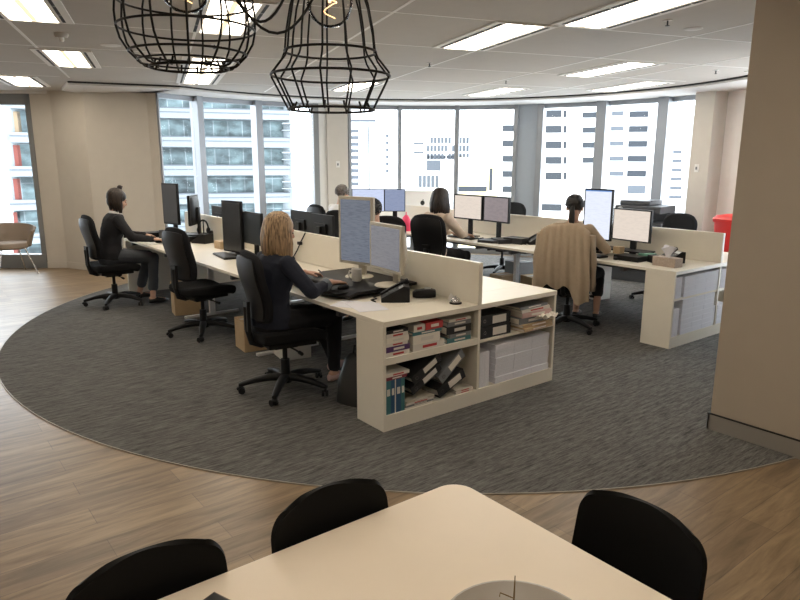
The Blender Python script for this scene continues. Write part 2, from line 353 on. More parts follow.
def disc(name,lab,cat,p,r,h,m,knob=True):
    o=thing(name,lab,cat,(p.x,p.y,2.7)); MB().lathe([(r,0),(r,-h*.4),(r*.8,-h),(.001,-h)],20).obj('cover',m,o,smooth=40)
    if knob: MB().lathe([(r*.35,-h),(r*.35,-h*1.6),(r*.2,-h*1.9),(.001,-h*1.9)],12).obj('sensor',M['tbar'],o,smooth=40)
    return o
disc('smoke_detector','round smoke detector on the ceiling between two left lights','smoke detector',V((-1.02,3.0)),.055,.035,M['ceil'])
disc('ceiling_speaker','flat round ceiling speaker left of the round pendant','speaker',V((-.55,3.35)),.09,.006,M['bulk'],False)
for p,l in (((2.35,2.35),'small sprinkler head between the middle ceiling lights'),((2.3,-.35),'sprinkler head on the ceiling beside the right pillar'),((.15,2.7),'sprinkler head seen between two lights through the round pendant'),((5.2,.75),'sprinkler head near the ceiling slot at right'),((4.1,2.9),'sprinkler head furthest from the camera by the far lights')):
    o=thing('sprinkler',l,'sprinkler',(*p,2.7)); MB().lathe([(.03,0),(.03,-.006),(.001,-.007)],12).obj('collar',M['bulk'],o); MB().cyl((0,0,-.005),(0,0,-.04),.006,n=8).cyl((0,0,-.038),(0,0,-.042),.016,n=10).obj('nozzle',M['steel'],o)
disc('ceiling_downlight','round recessed fitting beside the sprinkler near the right pillar','light',V((2.75,-.3)),.07,.008,M['bulk'],False)
# facade
def wallseg(mb,p,q,th,z0,z1):
    p=V(p);q=V(q);d=(q-p).normalized();n=V((d.y,-d.x))*-1
    return mb.prism([p,q,q+n*th,p+n*th],z0,z1)
def pol(a,r=RF): return V((CX+r*math.cos(R(a)),CY+r*math.sin(R(a))))
def radbox(mb,a0,a1,r0,r1,z0,z1): return mb.prism([pol(a0,r0),pol(a1,r0),pol(a1,r1),pol(a0,r1)],z0,z1)
bays=[(110.4,102.6),(101.3,89.55),(88.1,76.6),(68.0,57.5),(56.7,44.8),(43.8,31.7),(25.3,13.7),(11.6,.7),(-1.5,-8.4),(-26,-38),(-39.5,-52)]
for i,(a1,a0) in enumerate(bays):
    n=i+1; g=MB(); radbox(g,a1,a0,RF+.045,RF+.055,.10,2.585); w=struct(f'window_{n}',g,GL)
    fr=MB(); radbox(fr,a1,a0,RF+.01,RF+.09,0,.10); radbox(fr,a1,a0,RF+.01,RF+.09,2.585,2.66); fr.obj('window_frame',M['alu'] if i else M['alu'],w)
# mullions
for i,(a0,a1,d) in enumerate([(110.55,110.3,-.03),(102.6,101.3,.05),(89.55,88.1,.05),(76.6,75.4,.02),(68.6,68.0,.0),(57.5,56.7,.03),(44.8,43.8,.04),(31.7,30.8,.04),(26.6,25.3,.03),(13.7,11.6,.08),(.7,-1.5,.08),(-38,-39.5,.05)]):
    struct(f'trim_{5+i}',radbox(MB(),a0,a1,RF-.03-d,RF+.13,0,2.66),M['alu'] if i not in(3,) else M['frame'])
struct('trim_20',radbox(MB(),30.8,26.6,RF-.02,RF+.12,0,2.66),M['blind'])
struct('wall_back_middle',radbox(radbox(MB(),75.4,68.6,RF+.05,RF+.3,0,2.66),73.6,68.9,RF-.06,RF+.1,0,2.66),M['wall'])
rc_=MB(); 
for k in range(6): radbox(rc_,-9-17*k/6,-9-17*(k+1)/6,RF,RF+.2,0,2.7)
struct('trim_23',radbox(MB(),75.4,73.4,RF-.02,RF+.049,0,2.66),M['bulk'])  # wall reveal in a whiter paint, standing in for the window light on it
struct('wall_right',rc_,mat('window_lit_wall',(.88,.84,.80),.8))  # whiter than the other walls: window light on it is put into the colour
struct('wall_right_column',radbox(MB(),-8.4,-12.6,RF-.26,RF+.25,0,2.7),M['wall'])
struct('wall_right_rear',radbox(radbox(MB(),-52,-61,RF,RF+.2,0,2.7),-51.9,-51.95,RF,RF+.1,0,.1).box(4.9,5.05,-6,-1.4,0,2.7),M['wall'])
lw=MB(); wallseg(lw,LW1,(-.15,8.26),.25,0,2.7); wallseg(lw,(-.15,8.26),(.16,7.60),.2,0,2.7); wallseg(lw,(.16,7.60),(.92,7.10),.12,0,2.7); wallseg(lw,(.92,7.10),(1.00,6.965),.03,0,2.7)
struct('wall_back_left',lw,M['wall'])
sk=MB(); 
for a,b in(((-.40,8.42),(-.15,8.26)),((-.15,8.26),(.16,7.60)),((.16,7.60),(.92,7.10))): 
    a=V(a);b=V(b);n=V((b-a).orthogonal()).normalized(); n=n if n.y<0 else -n; sk.prism([a,b,b+n*.012,a+n*.012],0,.10)
struct('baseboard_back',sk,M['wall'])
d=(LW1-LW0).normalized(); nn=V((-d.y,d.x))
wn=struct('window_12',MB().prism([LW0+nn*.05,LW1+nn*.05,LW1+nn*.06,LW0+nn*.06],.22,2.50),GL)
f_=MB(); 
def seg(a,b,z0,z1,o0=-.02,o1=.12): f_.prism([LW1-d*a+nn*o0,LW1-d*b+nn*o0,LW1-d*b+nn*o1,LW1-d*a+nn*o1],z0,z1)
seg(0,4.0,0,.10,-.01); seg(0,4.0,.10,.22,-.03); seg(0,4.0,2.50,2.66); seg(0,.07,.0,2.66); seg(1.5,1.6,0,2.66); seg(3.0,3.1,0,2.66)
f_.obj('window_frame',M['frame'],wn)
struct('trim_21',MB().prism([LW1+V((.2,-.25))-d*0,LW0+V((.2,-.25)),LW0+V((.2,.3)),LW1+V((.2,.1))],2.66,2.70),M['bulk'])
struct('wall_left',MB().box(-6.1,-6,-6,11,0,2.7).box(-6,-3.55,10.86,11,0,2.7),M['wall'])
struct('wall_back',MB().box(-6,5.05,-6.1,-6,0,2.7),M['wall'])
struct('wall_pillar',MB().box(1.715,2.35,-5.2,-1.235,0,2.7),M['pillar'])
struct('baseboard_right',MB().box(1.703,1.7149,-5.2,-1.223,0,.108).box(1.703,2.36,-1.2349,-1.223,0,.108),mat('skirting_metal',(.40,.37,.33),.45,.35))
struct('trim_22',MB().box(1.7,1.7149,-5.2,-1.22,.108,.114),M['slot'])
def switch(lab,p,ang):
    o=thing('light_switch',lab,'switch',p,ang); MB().box(-.006,.006,-.035,.035,-.055,.055).obj('plate',M['wplas'],o,bevel=.002); MB().box(-.010,-.006,-.012,.012,-.02,.02).obj('rocker',M['gplas'],o)
p=pol(71.3,RF-.07); switch('small wall switch on the white wall between the middle windows',(p.x,p.y,1.62),R(71.3))
p=pol(-10.2,RF-.27); switch('small wall switch on the column right of the windows',(p.x,p.y,1.6),R(-10.5))
#@@EXT
# ------------------------------------------------------------------ the city outside
CAMP=V((-2.318,-3.120,1.708)); FPX=652.15
CR=V((.788,-.616,.003));CU=V((.127,.168,.978));CF=V((.603,.770,-.211))
def at(px,py,D):                       # where a facade detail stands, D metres out
    v=CF+CR*((px-400)/FPX)+CU*((300-py)/FPX); v=v/math.hypot(v.x,v.y); return CAMP+v*D
def tower(lab,px0,px1,D,ytop,rects,m,bandm=None,depth=14,slabs=()):
    pc=at((px0+px1)/2,172,D); f=V((pc.x-CAMP.x,pc.y-CAMP.y,0)).normalized(); ang=math.atan2(f.y,f.x); r=V((f.y,-f.x,0))
    o=thing('office_building',lab,'building',(pc.x,pc.y,-40),ang-PI/2)    # local +X along the facade, +Y away
    def lc(px,py):
        v=at(px,py,1)-CAMP; k=D/(v.x*f.x+v.y*f.y); q=CAMP+v*k-V((pc.x,pc.y,0)); return V((q.x,q.y,0)).dot(r), q.z+40
    x0=lc(px0,172)[0];x1=lc(px1,172)[0];zt=lc((px0+px1)/2,ytop)[1]
    MB().box(x0,x1,0,depth,0,zt).obj('facade',m,o)
    for a,b,c_,d_,mm in rects:
        u0,z1=lc(a,b);u1,_=lc(c_,b);_,z0=lc(a,d_)
        MB().box(u0,u1,-.25,.2,z0,z1).obj('window',mm,o)
    for a,b,c_,d_,mm,pr in slabs:
        u0,z1=lc(a,b);u1,_=lc(c_,b);_,z0=lc(a,d_)
        MB().box(u0,u1,-pr,.2,z0,z1).obj('balcony',mm,o)
    return o
OB=mat('spandrel_white',(.17,.19,.20),.7); W=M['extwin'];K=M['extwd'];O=M['offw']
# left building with glazed bands
rects=[];sl=[]
y=92
for k in range(7):
    y=90.5+k*28.6
    if y<230: rects.append((150,y,283,y+17.5,FG)); sl.append((148,y+17.5,289,y+27.5,OB,1.2)); sl.append((148,y+16.6,289,y+17.4,W,1.25)); sl.append((148,y+21,289,y+21.7,W,1.25)); sl.append((281,y+4,293,y+5.5,OB,1.6)); sl.append((281,y+11,293,y+12,OB,1.6))
tower('glass and white banded office block outside the left windows',140,292,75,-30,rects,mat('office_block_white',(.24,.27,.29),.7),slabs=sl)
rects=[];sl=[]
for k in range(6):
    y=77+k*33.5
    rects.append((17,y,52,y+22,FG)); rects.append((13,y+1,20,y+22,M['extb'] if k<2 else M['extr'])); sl.append((10,y+22,60,y+32,OB,1.5)); sl.append((10,y+25,60,y+26,W,1.55))
tower('white banded block with brick panels outside the tall left window',9,70,66,-60,rects,mat('office_block_white',(.24,.27,.29),.7),slabs=sl)
rects=[(350.5,129+6.6*k,359,132.5+6.6*k,W) for k in range(9)]+[(368.3,126,369.6,192,K)]+[(386,134+7*k,389,137+7*k,W) for k in range(6)]+[(351,119,376,121.5,W)]
tower('bright white tower block seen through the window behind the grey-haired man',335,396,300,60,rects,O,slabs=[])
rects=[(427+i*3.6,137+j*8,429.6+i*3.6,143+j*8,W) for i in range(12) for j in range(3) if (i+j)%7]+[(427+i*4.,155,430+i*4.,158.5,K) for i in range(9)]+[(427,160,429+12,173,W),(414,142,424,144,W),(414,151,424,153,W)]
tower('pale low office block in the middle window with rows of small square windows',404,498,180,134,rects,O)
rects=[(419+i*4.2,175,422+i*4.2,187,W) for i in range(5)]
tower('white low building right behind the desks in the middle window',416,441,120,172,rects,O)
tower('pale yellow flat building with a grey base in the third middle window',456,498,115,157,[(457,186,487,191,K),(490,168,493,190,K)],M['exty'])
rects=[(503,125+15.2*k,514.5,131+15.2*k,K) for k in range(5)]+[(546,110+15.5*k,562,117+15.5*k,K) for k in range(5)]+[(564,110+15.5*k,567,117+15.5*k,K) for k in range(5)]+[(583,112+15*k,598,117.5+15*k,K) for k in range(4)]
tower('white apartment tower with dark recessed openings outside the right windows',500,605,143,60,rects,O,slabs=[(542,203.5,562,210,K,.5)])
rects=[(610,111+15*k,624,115.5+15*k,W) for k in range(5)]+[(630-k*.6,111+14.8*k,649-k*.6,117+14.8*k,K) for k in range(5)]+[(628,185,646,193,W)]
tower('white apartment tower seen through the window above the printer',606,655,160,60,rects,O)
rects=[(668,150+9*k,682,153+9*k,W) for k in range(6)]
tower('faint white building in the narrow window by the right column',664,700,260,120,rects,O)
tag(struct('city_ground',MB().box(-500,700,12,900,-41,-40),M['extg']),kind='structure')
#@@FURN
# ------------------------------------------------------------------ desks
def desk_row(x0,y0,ylen,lab,group=None):
    """end shelving unit + two runs of worktop + spine screen"""
    D=.73; W_=1.66; dp=.30; t=.03
    u=thing('shelf_unit',lab[0],'shelf',(x0,y0,0),0,'white end shelving units of the desk rows')
    MB().box(0,W_,0,dp,D-.035,D).obj('top',M['lam'],u,bevel=.002)
    MB().box(0,.022,0.004,dp,0,D-.035).obj('side_panel',M['lam'],u,bevel=.001); MB().box(W_-.022,W_,0.004,dp,0,D-.035).obj('side_panel',M['lam'],u,bevel=.001)
    MB().box(.822,.844,.004,dp,.11,D-.035).obj('divider',M['lam'],u); MB().box(.022,W_-.022,dp-.012,dp,0,D-.035).obj('back_panel',M['lam'],u)
    MB().box(.022,W_-.022,.004,dp-.012,0,.11).obj('plinth',M['lam'],u)
    MB().box(.022,.822,.006 if x0<1 else .012,dp-.012,.445 if x0<1 else .45,.490 if x0<1 else .47).obj('shelf',M['lam'],u,bevel=.001)
    MB().box(.844,W_-.022,.006,dp-.012,.450,.470).obj('shelf',M['lam'],u,bevel=.001)
    s=thing('desk_screen',lab[1],'partition',(x0+.83,y0,D),0,'low cream screens along the desk rows')
    MB().box(-.018,.018,0,ylen+.3,0.001,.292).obj('panel',M['lam'],s,bevel=.002)
    n=3; L=(ylen)/n
    for side in (0,1):
        for k in range(n):
            ya=y0+dp+.002+k*L; x_=x0+(0 if side==0 else .852)
            dk=thing('desk',lab[2][side*3+k],'desk',(x_,ya,0),0,'white workstations in the two desk rows')
            MB().box(0,.808,0,L-.004,D-.027,D).obj('desktop',M['lam'],dk,bevel=.002)
            for by in(.25,L-.29): MB().box(.03,.78,by,by+.04,D-.075,D-.028).obj('beam',M['steel'],dk)
            MB().box(.68,.79,.05,L-.05,D-.17,D-.16).box(.68,.685,.05,L-.05,D-.16,D-.1).obj('cable_tray',M['steel'],dk)
            if k==n-1: MB().box(.02,.76,L-.03,L-.008,0,D-.028).obj('leg',M['lam'],dk)
            else: MB().box(.10,.72,L-.06,L-.02,0,.03).box(.38,.44,L-.06,L-.02,.03,D-.028).obj('leg',M['silver'],dk)
    return u
desk_row(0,0,5.25,('white open shelving unit full of books and binders closing the nearer desk row','long low cream screen along the middle of the nearer desk row',
 ['white desk where the blonde person works','empty white desk between the two seated women of the left row','white desk of the person with the hair bun','white worktop right of the cream screen at the front of the nearer row','desk behind the two black monitor backs','last desk on the far side of the nearer row']))
desk_row(3.205,-.097,6.0,('white shelving unit packed with paper at the right end of the second row','cream screen along the second desk row, beginning near the tissue box',
 ['white desk with the tissue box','white desk where the long-haired person in beige works','far desk with the pink bag on it','window side desk nearest the red bin','window side desk behind the white apartment window view','furthest desk with the silver computer']))
# ------------------------------------------------------------------ task chairs
def make_chair(lab):
    t=thing('office_chair',lab,'chair',(0,0,0),0,'black office task chairs')
    def seatf(i,j):
        x=-.235+.49*i; y=(j-.5)*.50; e=(1-abs(2*j-1)**5)**.25 if abs(2*j-1)<1 else 0
        k=1-.10*(abs(2*i-1)**6); return (x, y*k, .463+.012*math.cos((j-.5)*PI*1.6)*-1-.035*max(0,(i-.72)/.28)**2)
    b=MB().grid(seatf,12,12,.085); o=b.obj('seat',M['bfab'],t,smooth=80); m=o.modifiers.new('b','SUBSURF'); m.levels=m.render_levels=1
    MB().box(-.18,.18,-.19,.19,.385,.422).obj('seat_pan',M['bplas'],t,bevel=.01)
    def backf(i,j):
        v=i; z=.56+.52*v; w=.205+.035*math.sin(v*PI*.8)-.05*max(0,v-.8)/.2*1.0
        yy=(j-.5)*2*w; corner=max(0,v-.86)/.14; z-= .04*corner*abs(2*j-1)**3; z+=.03*max(0,.1-v)/.1*abs(2*j-1)**3
        x=-.205-.045*v+.035*(2*j-1)**2+.018*math.cos((v-.25)*PI*2)
        return (x,yy,z)
    o=MB().grid(backf,14,10,.05).obj('backrest',M['dfab'],t,smooth=80); m=o.modifiers.new('b','SUBSURF'); m.levels=m.render_levels=1
    def shell(i,j): x,y,z=backf(.06+.86*i,.08+.84*j); return (x-.034,y,z)
    o=MB().grid(shell,10,8,.016).obj('back_shell',M['bplas'],t,smooth=80)
    MB().tube([(-.05,0,.40),(-.18,0,.385),(-.245,0,.41),(-.268,0,.50),(-.275,0,.68)],.024,10).box(-.285,-.26,-.045,.045,.5,.72).obj('back_bracket',M['bplas'],t,smooth=50)
    MB().box(-.10,.08,-.07,.07,.345,.39).obj('mechanism',M['bplas'],t,bevel=.01)
    MB().tube([(0,-.05,.365),(.02,-.18,.36),(.03,-.235,.352)],.007,8).cyl((.03,-.22,.353),(.035,-.26,.348),.013).obj('lever',M['bplas'],t,smooth=50)
    MB().tube([(-.08,.05,.365),(-.09,.17,.355),(-.085,.23,.345)],.007,8).cyl((-.085,.21,.347),(-.085,.25,.342),.013).obj('lever',M['bplas'],t,smooth=50)
    MB().cyl((0,0,.10),(0,0,.25),.036,.033).cyl((0,0,.25),(0,0,.35),.018).obj('gas_column',M['bplas'],t,smooth=50)
    b=MB().lathe([(.001,.075),(.05,.075),(.055,.10),(.045,.135),(.03,.15),(.001,.15)],20)
    for k in range(5):
        a=2*PI*k/5+.35; dx,dy=math.cos(a),math.sin(a); side=V((-dy,dx,0)); rg=[]
        for r_,z_,w_,h_ in((.03,.114,.036,.028),(.12,.116,.032,.026),(.22,.104,.027,.022),(.31,.082,.022,.018),(.345,.074,.016,.012)): rg.append(((dx*r_,dy*r_,z_),side,(0,0,1),w_,h_))
        b.loft(rg,12,power=3)
    b.obj('star_base',M['bplas'],t,smooth=45)
    for k in range(5):
        a=2*PI*k/5+.35; dx,dy=math.cos(a),math.sin(a); c=V((dx*.335,dy*.335,0)); s2=a+1.1+k; ax=V((-math.sin(s2),math.cos(s2),0)); fo=V((math.cos(s2),math.sin(s2),0))*.012
        b=MB().cyl((c.x,c.y,.035),(c.x,c.y,.072),.008,n=8)
        for q in(-1,1): b.cyl(c+fo+ax*q*.006+V((0,0,.0305)),c+fo+ax*q*.024+V((0,0,.0305)),.0245,n=16)
        b.rc(c+V((0,0,.045))-fo,c+V((0,0,.05))+fo,.016,.014,8); b.obj('castor',M['bplas'],t,smooth=45)
    return t
chair0=make_chair('black office chair with high back that the blonde person sits on')
chair0.location=(-.12,1.07,.006); chair0.rotation_euler.z=R(-8)
def chair(x,y,rz,lab):
    c=copytree(chair0); c.location=(x,y,.006); c.rotation_euler=(0,0,R(rz)); c['label']=lab; return c
chair(.02,3.02,8,'empty black office chair between the two seated women of the left row')
chair(-.30,4.95,2,'black office chair of the person with the hair bun by the left wall')
chair(1.93,3.85,190,'empty black office chair whose top shows above the two black monitor backs')
chair(1.95,2.73,205,'black office chair of the dark-haired person hidden behind the tall cream monitor')
chair(3.08,.98,26,'black office chair with a beige cardigan hung over its back')
chair(2.90,2.82,20,'dark office chair of the long-haired person in beige')
chair(2.75,5.0,0,'office chair of the grey-haired person')
chair(5.05,1.08,172,'black office chair behind the cream screen beside the printer')
chair(4.95,3.65,184,'black office chair whose star base shows under the second row of desks')
#@@MON
# ------------------------------------------------------------------ monitors
def monitor(lab,x,y,z,ang,w,h,zb,scr,bez,stand='round',bz=.018,back=.0,group='monitors on the desks',bar=False,name='computer_monitor'):
    """stands at x,y on height z, screen faces local -X; zb height of the lower edge above z"""
    t=thing(name,lab,'monitor',(x,y,z),R(ang),group)
    MB().box(-.012,.018,-w/2,w/2,zb,zb+h).obj('housing',bez,t,bevel=.004)
    MB().box(-.0145,-.011,-w/2+bz,w/2-bz,zb+bz,zb+h-bz).obj('screen',scr,t)
    if bar: MB().box(-.0150,-.0146,-w/2+bz,w/2-bz,zb+h-bz-.012,zb+h-bz).obj('title_bar',S_bar,t)
    if back: MB().loft([((.018,0,zb+h/2),(0,1,0),(0,0,1),w*.46,h*.46),((.018+back*.6,0,zb+h/2),(0,1,0),(0,0,1),w*.42,h*.40),((.018+back,0,zb+h/2),(0,1,0),(0,0,1),w*.30,h*.28)],20,power=5).obj('rear_housing',bez,t,smooth=40)
    else: MB().box(.018,.035,-w*.25,w*.25,zb+h*.3,zb+h*.7).obj('rear_housing',bez,t,bevel=.004)
    MB().box(.035+back*.6,.06+back*.6,-.035,.035,0.012,zb+h*.6).obj('neck',bez,t,bevel=.004)
    if stand=='round': MB().lathe([(.11,0),(.115,.004),(.108,.012),(.04,.018),(.001,.018)],28,(.03,0,0)).obj('foot',bez,t,smooth=40)
    else: MB().box(-.08,.11,-.12,.12,0,.014).obj('foot',bez,t,bevel=.004)
    return t
ZD=.7302
RZT=.792
monitor('tall portrait monitor with cream bezel at the desk of the blonde person',.56,1.11,RZT,14,.355,.53,.105,S_blue,M['beigep'],bz=.024,back=.04)
monitor('landscape monitor with cream bezel right of the tall cream one',.53,.68,RZT,-6,.45,.35,.11,S_grey,M['beigep'],bz=.024,back=.07)
monitor('black portrait monitor switched off above the empty desk',.48,3.26,ZD,10,.34,.53,.03,M['glass_dark'],M['bplas'],'sq')
monitor('black landscape monitor switched off next to the black portrait one',.55,2.96,ZD,0,.46,.32,.14,mat('off_screen_grey',(.06,.07,.08),.15),M['bplas'],'sq')
monitor('portrait monitor with dark screen at the desk of the person with the bun',.50,5.14,.80,14,.33,.51,.10,mat('dim_screen',(.10,.11,.13),.2),M['bplas'],'sq')
monitor('second monitor seen edge on beside the dark portrait screen at the far left desk',.62,4.72,.80,-38,.34,.36,.12,M['glass_dark'],M['bplas'],'sq',back=.03)
monitor('black monitor seen from behind, nearer of the pair beyond the screen wall',1.17,2.62,ZD,180,.44,.30,.13,M['glass_dark'],M['bplas'],'sq')
monitor('black monitor seen from behind, further of the pair beyond the screen wall',1.17,3.04,ZD,180,.42,.29,.15,M['glass_dark'],M['bplas'],'sq')
monitor('low black monitor back poking over the screen at the far left',1.2,5.28,ZD,180,.5,.30,.06,M['glass_dark'],M['bplas'],'sq')
monitor('small black monitor back left of the black portrait monitor',1.2,4.80,ZD,170,.30,.36,.05,M['glass_dark'],M['bplas'],'sq')
monitor('tall bright portrait monitor facing the ponytailed person',3.72,1.13,ZD,3,.35,.55,.13,S_white,M['bplas'],'sq',bar=True)
monitor('bright landscape monitor beside the tall one near the tissue box',3.70,.70,ZD,-6,.47,.33,.16,S_cream,M['bplas'],'sq',bz=.014)
monitor('landscape monitor with cream page in front of the long-haired person',3.62,3.03,ZD,0,.52,.32,.22,S_cream,M['bplas'],'sq')
monitor('darker landscape monitor at the right of the cream page one',3.62,2.53,ZD,-4,.46,.32,.22,S_mauve,M['bplas'],'sq')
monitor('blue-white landscape monitor in front of the grey-haired person',3.50,5.10,ZD,50,.50,.34,.20,S_pale,M['bplas'],'sq',bz=.01)
monitor('grey-blue landscape monitor right of the blue-white one at the far desk',3.82,4.85,ZD,50,.32,.34,.20,S_pale2,M['bplas'],'sq',bz=.01)
# silver all-in-one computer seen from behind
t=thing('desktop_computer','silver all-in-one computer seen from behind beyond the second screen','computer',(4.38,4.86,ZD),R(232))
MB().box(-.01,.012,-.31,.31,.12,.50).obj('housing',M['silver'],t,bevel=.006)
MB().box(-.012,-.010,-.29,.29,.20,.485).obj('screen',M['glass_dark'],t)
MB().tube([(.012,0,.22),(.08,0,.12),(.12,0,.006),(-.05,0,.006)],.02,8).box(-.08,.14,-.10,.10,0,.012).obj('stand',M['silver'],t,smooth=40)
lg=MB(); lg.ell((.0125,0,.31),(.008,.034,.038),14); lg.ell((.0125,.008,.358),(.008,.007,.013),8); lg.obj('round_emblem',M['slot'],t,smooth=60)
# keyboards and mice
def keyboard(lab,x,y,ang,z=ZD,m=None,pitch=0):
    t=thing('keyboard',lab,'keyboard',(x,y,z),R(ang),'keyboards')
    MB().box(-.075,.075,-.22,.22,0,.016).obj('base',m or M['bplas'],t,bevel=.004)
    k=MB()
    for i in range(5):
        for j in range(16): k.box(-.064+i*.026,-.042+i*.026,-.208+j*.0262,-.186+j*.0262,.016,.021)
    k.obj('keys',M['gplas'] if not m else M['wplas'],t); return t
def mouse(lab,x,y,ang,z=ZD,m=None):
    t=thing('mouse',lab,'mouse',(x,y,z),R(ang),'computer mice')
    MB().ell((0,0,.012),(.055,.031,.022),16).obj('shell',m or M['bplas'],t,smooth=80); MB().cyl((.025,-.004,.03),(.025,.004,.03),.007,n=10).obj('wheel',M['gplas'],t); return t
def slab(name,lab,cat,x0,x1,y0,y1,z0,z1,m,bev=.003,rz=0,group=None):
    cx,cy=(x0+x1)/2,(y0+y1)/2
    return tag(MB().box(x0-cx,x1-cx,y0-cy,y1-cy,0,z1-z0).obj(name,m,bevel=bev),lab,cat,group) if not _pl(cx,cy,z0,rz) else None
_last=[0]
def _pl(*a): _last[0]=a; return False
def put(name,lab,cat,cx,cy,z,rz,sx,sy,sz,m,bev=.003,group=None,tilt=None):
    o=MB().box(-sx/2,sx/2,-sy/2,sy/2,0,sz).obj(name,m,bevel=bev); o.location=(cx,cy,z); o.rotation_euler=(0,0,R(rz))
    if tilt: o.rotation_euler=(R(tilt[0]),R(tilt[1]),R(rz))
    return tag(o,lab,cat,group)
# blonde desk
ks=thing('keyboard_tray','black curved keyboard platform in front of the cream monitors','tray',(.30,1.08,ZD))
def plat(i,j):
    y=(j-.5)*.86; x=-.16+.62*i; bow=.10*(1-(2*j-1)**2); return (x-(bow if i<.5 else 0)*(1-2*i if i<.5 else 0)+.04,y,.042+.012*(i>.45)-.02*(i<.1))
MB().grid(plat,10,14,.022).obj('platform',M['bplas'],ks,smooth=50)
MB().box(.0,.40,-.30,.30,0,.012).tube([(.1,-.25,.01),(.2,-.25,.04)],.012).tube([(.1,.25,.01),(.2,.25,.04)],.012).obj('lift_base',M['steel'],ks)
keyboard('black keyboard under the hands of the blonde person',.27,1.20,4,ZD+.052)
mouse('black mouse under the right hand of the blonde person',.25,.83,15,ZD+.050)
put('mouse_pad','dark mouse pad on the black keyboard platform','mouse pad',.20,.80,ZD+.0445,0,.2,.2,.004,M['dfab'],.001)
MGM=M['beigep']
def mug(lab,x,y,z,ang,m,r=.04,h=.095):
    t=thing('mug',lab,'mug',(x,y,z),R(ang)); MB().lathe([(.001,0),(r*.8,0),(r*.95,.01),(r,h),(r-.005,h),(r-.008,.012),(.001,.01)],24).obj('cup',m,t,smooth=50)
    MB().tube([(r*.9,0,h*.8),(r+.02,0,h*.78),(r+.03,0,h*.5),(r+.018,0,h*.25),(r*.9,0,h*.2)],.006,8).obj('handle',m,t,smooth=60)
mug('white mug in front of the tall cream monitor',.47,.98,ZD+.062,120,M['wplas'])
def phone(lab,x,y,ang,z=ZD):
    t=thing('desk_phone',lab,'telephone',(x,y,z),R(ang),'black desk phones')
    b=MB(); b.bm.verts; 
    pts=[(-.10,0),(.10,0),(.10,.11),(.06,.115),(-.10,.03)]
    vs0=[b.bm.verts.new((px,-.085,pz)) for px,pz in pts]; vs1=[b.bm.verts.new((px,.085,pz)) for px,pz in pts]
    for i in range(5): b.bm.faces.new((vs0[i],vs0[(i+1)%5],vs1[(i+1)%5],vs1[i]))
    b.bm.faces.new(vs0[::-1]); b.bm.faces.new(vs1); b.obj('body',M['bplas'],t,bevel=.005)
    m_=T(0,.055,.085)@RY(R(-28)); MB().box(-.10,.10,-.02,.02,.0,.014,m_).box(-.11,-.05,-.026,.026,-.02,.012,m_).box(.05,.11,-.026,.026,-.02,.012,m_).obj('handset',M['bplas'],t,bevel=.005)
    k=MB(); mk=T(-.01,-.03,.075)@RY(R(-28))
    for i in range(4):
        for j in range(3): k.box(-.06+i*.022,-.045+i*.022,-.03+j*.022,-.015+j*.022,0,.006,mk)
    k.obj('keypad',M['gplas'],t); MB().box(.04,.075,-.045,.02,0,.004,mk).obj('display',M['copierl'],t)
    MB().tube([(-.1,.06,.03),(-.15,.08,.008),(-.13,.02,.008),(-.17,-.02,.008),(-.14,-.08,.008)],.005,6).obj('cord',M['bplas'],t,smooth=60)
phone('black desk phone at the right of the blonde person with its cord in front',.45,.47,-35)
t=thing('card_terminal','black card payment terminal on the front worktop corner','card machine',(.68,.42,ZD),R(-35))
MB().loft([((-.085,0,.022),(0,1,0),(0,0,1),.03,.018),((-.06,0,.028),(0,1,0),(0,0,1),.046,.028),((.04,0,.034),(0,1,0),(0,0,1),.048,.034),((.08,0,.03),(0,1,0),(0,0,1),.038,.026)],16,power=4).obj('body',M['bplas'],t,smooth=50)
MB().box(.0,.045,-.025,.025,.066,.070).obj('display',M['copierl'],t)
t=thing('service_bell','small chrome service bell near the end of the worktop','bell',(.72,.13,ZD))
MB().lathe([(.043,0),(.043,.008),(.001,.01)],24).obj('foot',M['bplas'],t); MB().lathe([(.034,.012),(.034,.018),(.028,.036),(.012,.046),(.004,.048),(.004,.056),(.001,.057)],24).obj('dome',M['chrome'],t,smooth=60)
t=thing('place_card','small folded white card behind the service bell','card',(.74,.22,ZD),R(-30))
MB().box(-.002,.0,-.045,.045,0,.05,RY(R(25))).box(-.0,.002,-.045,.045,0,.05,T(.042,0,0)@RY(R(-25))).obj('card_fold',M['wplas'],t)
for i,(x,y,a,l) in enumerate([(.14,.52,30,'loose sheet of paper nearest the worktop edge beside the blonde person'),(.17,.42,-15,'loose sheet overlapping the other by the phone')]): put('paper_sheet',l,'paper',x,y,ZD+.0012*i,a,.21,.29,.0012,M['paper'],0,'loose sheets on the front worktop')
put('notepad','open white notepad lying under the screen left of the keyboard platform','notepad',.62,1.82,ZD,6,.24,.42,.008,M['paperw'],.002)
tag(MB().cyl((-.06,0,0),(.07,0,0),.0055,n=10).cyl((.07,0,0),(.085,0,0),.005,.001,n=10).obj('pen',M['bplas'],loc=(.62,1.77,ZD+.0145)),'dark pen lying on the white notepad','pen').rotation_euler=(0,0,R(70))
# headset / lamp on the screen behind the blonde
t=thing('desk_microphone','thin black gooseneck clip on the cream screen behind the blonde person','microphone',(.80,2.36,ZD))
MB().tube([(-.03,.18,.01),(-.03,.15,.05),(-.02,.10,.11),(-.01,.04,.2),(0.008,-.02,.29)],.006,8).obj('gooseneck',M['bplas'],t,smooth=60); MB().ell((-.03,.19,.022),(.03,.035,.022),12).obj('base',M['bplas'],t,smooth=60)
MB().box(-.03,.002,.03,.08,.17,.20).obj('clip',M['bplas'],t,bevel=.004)
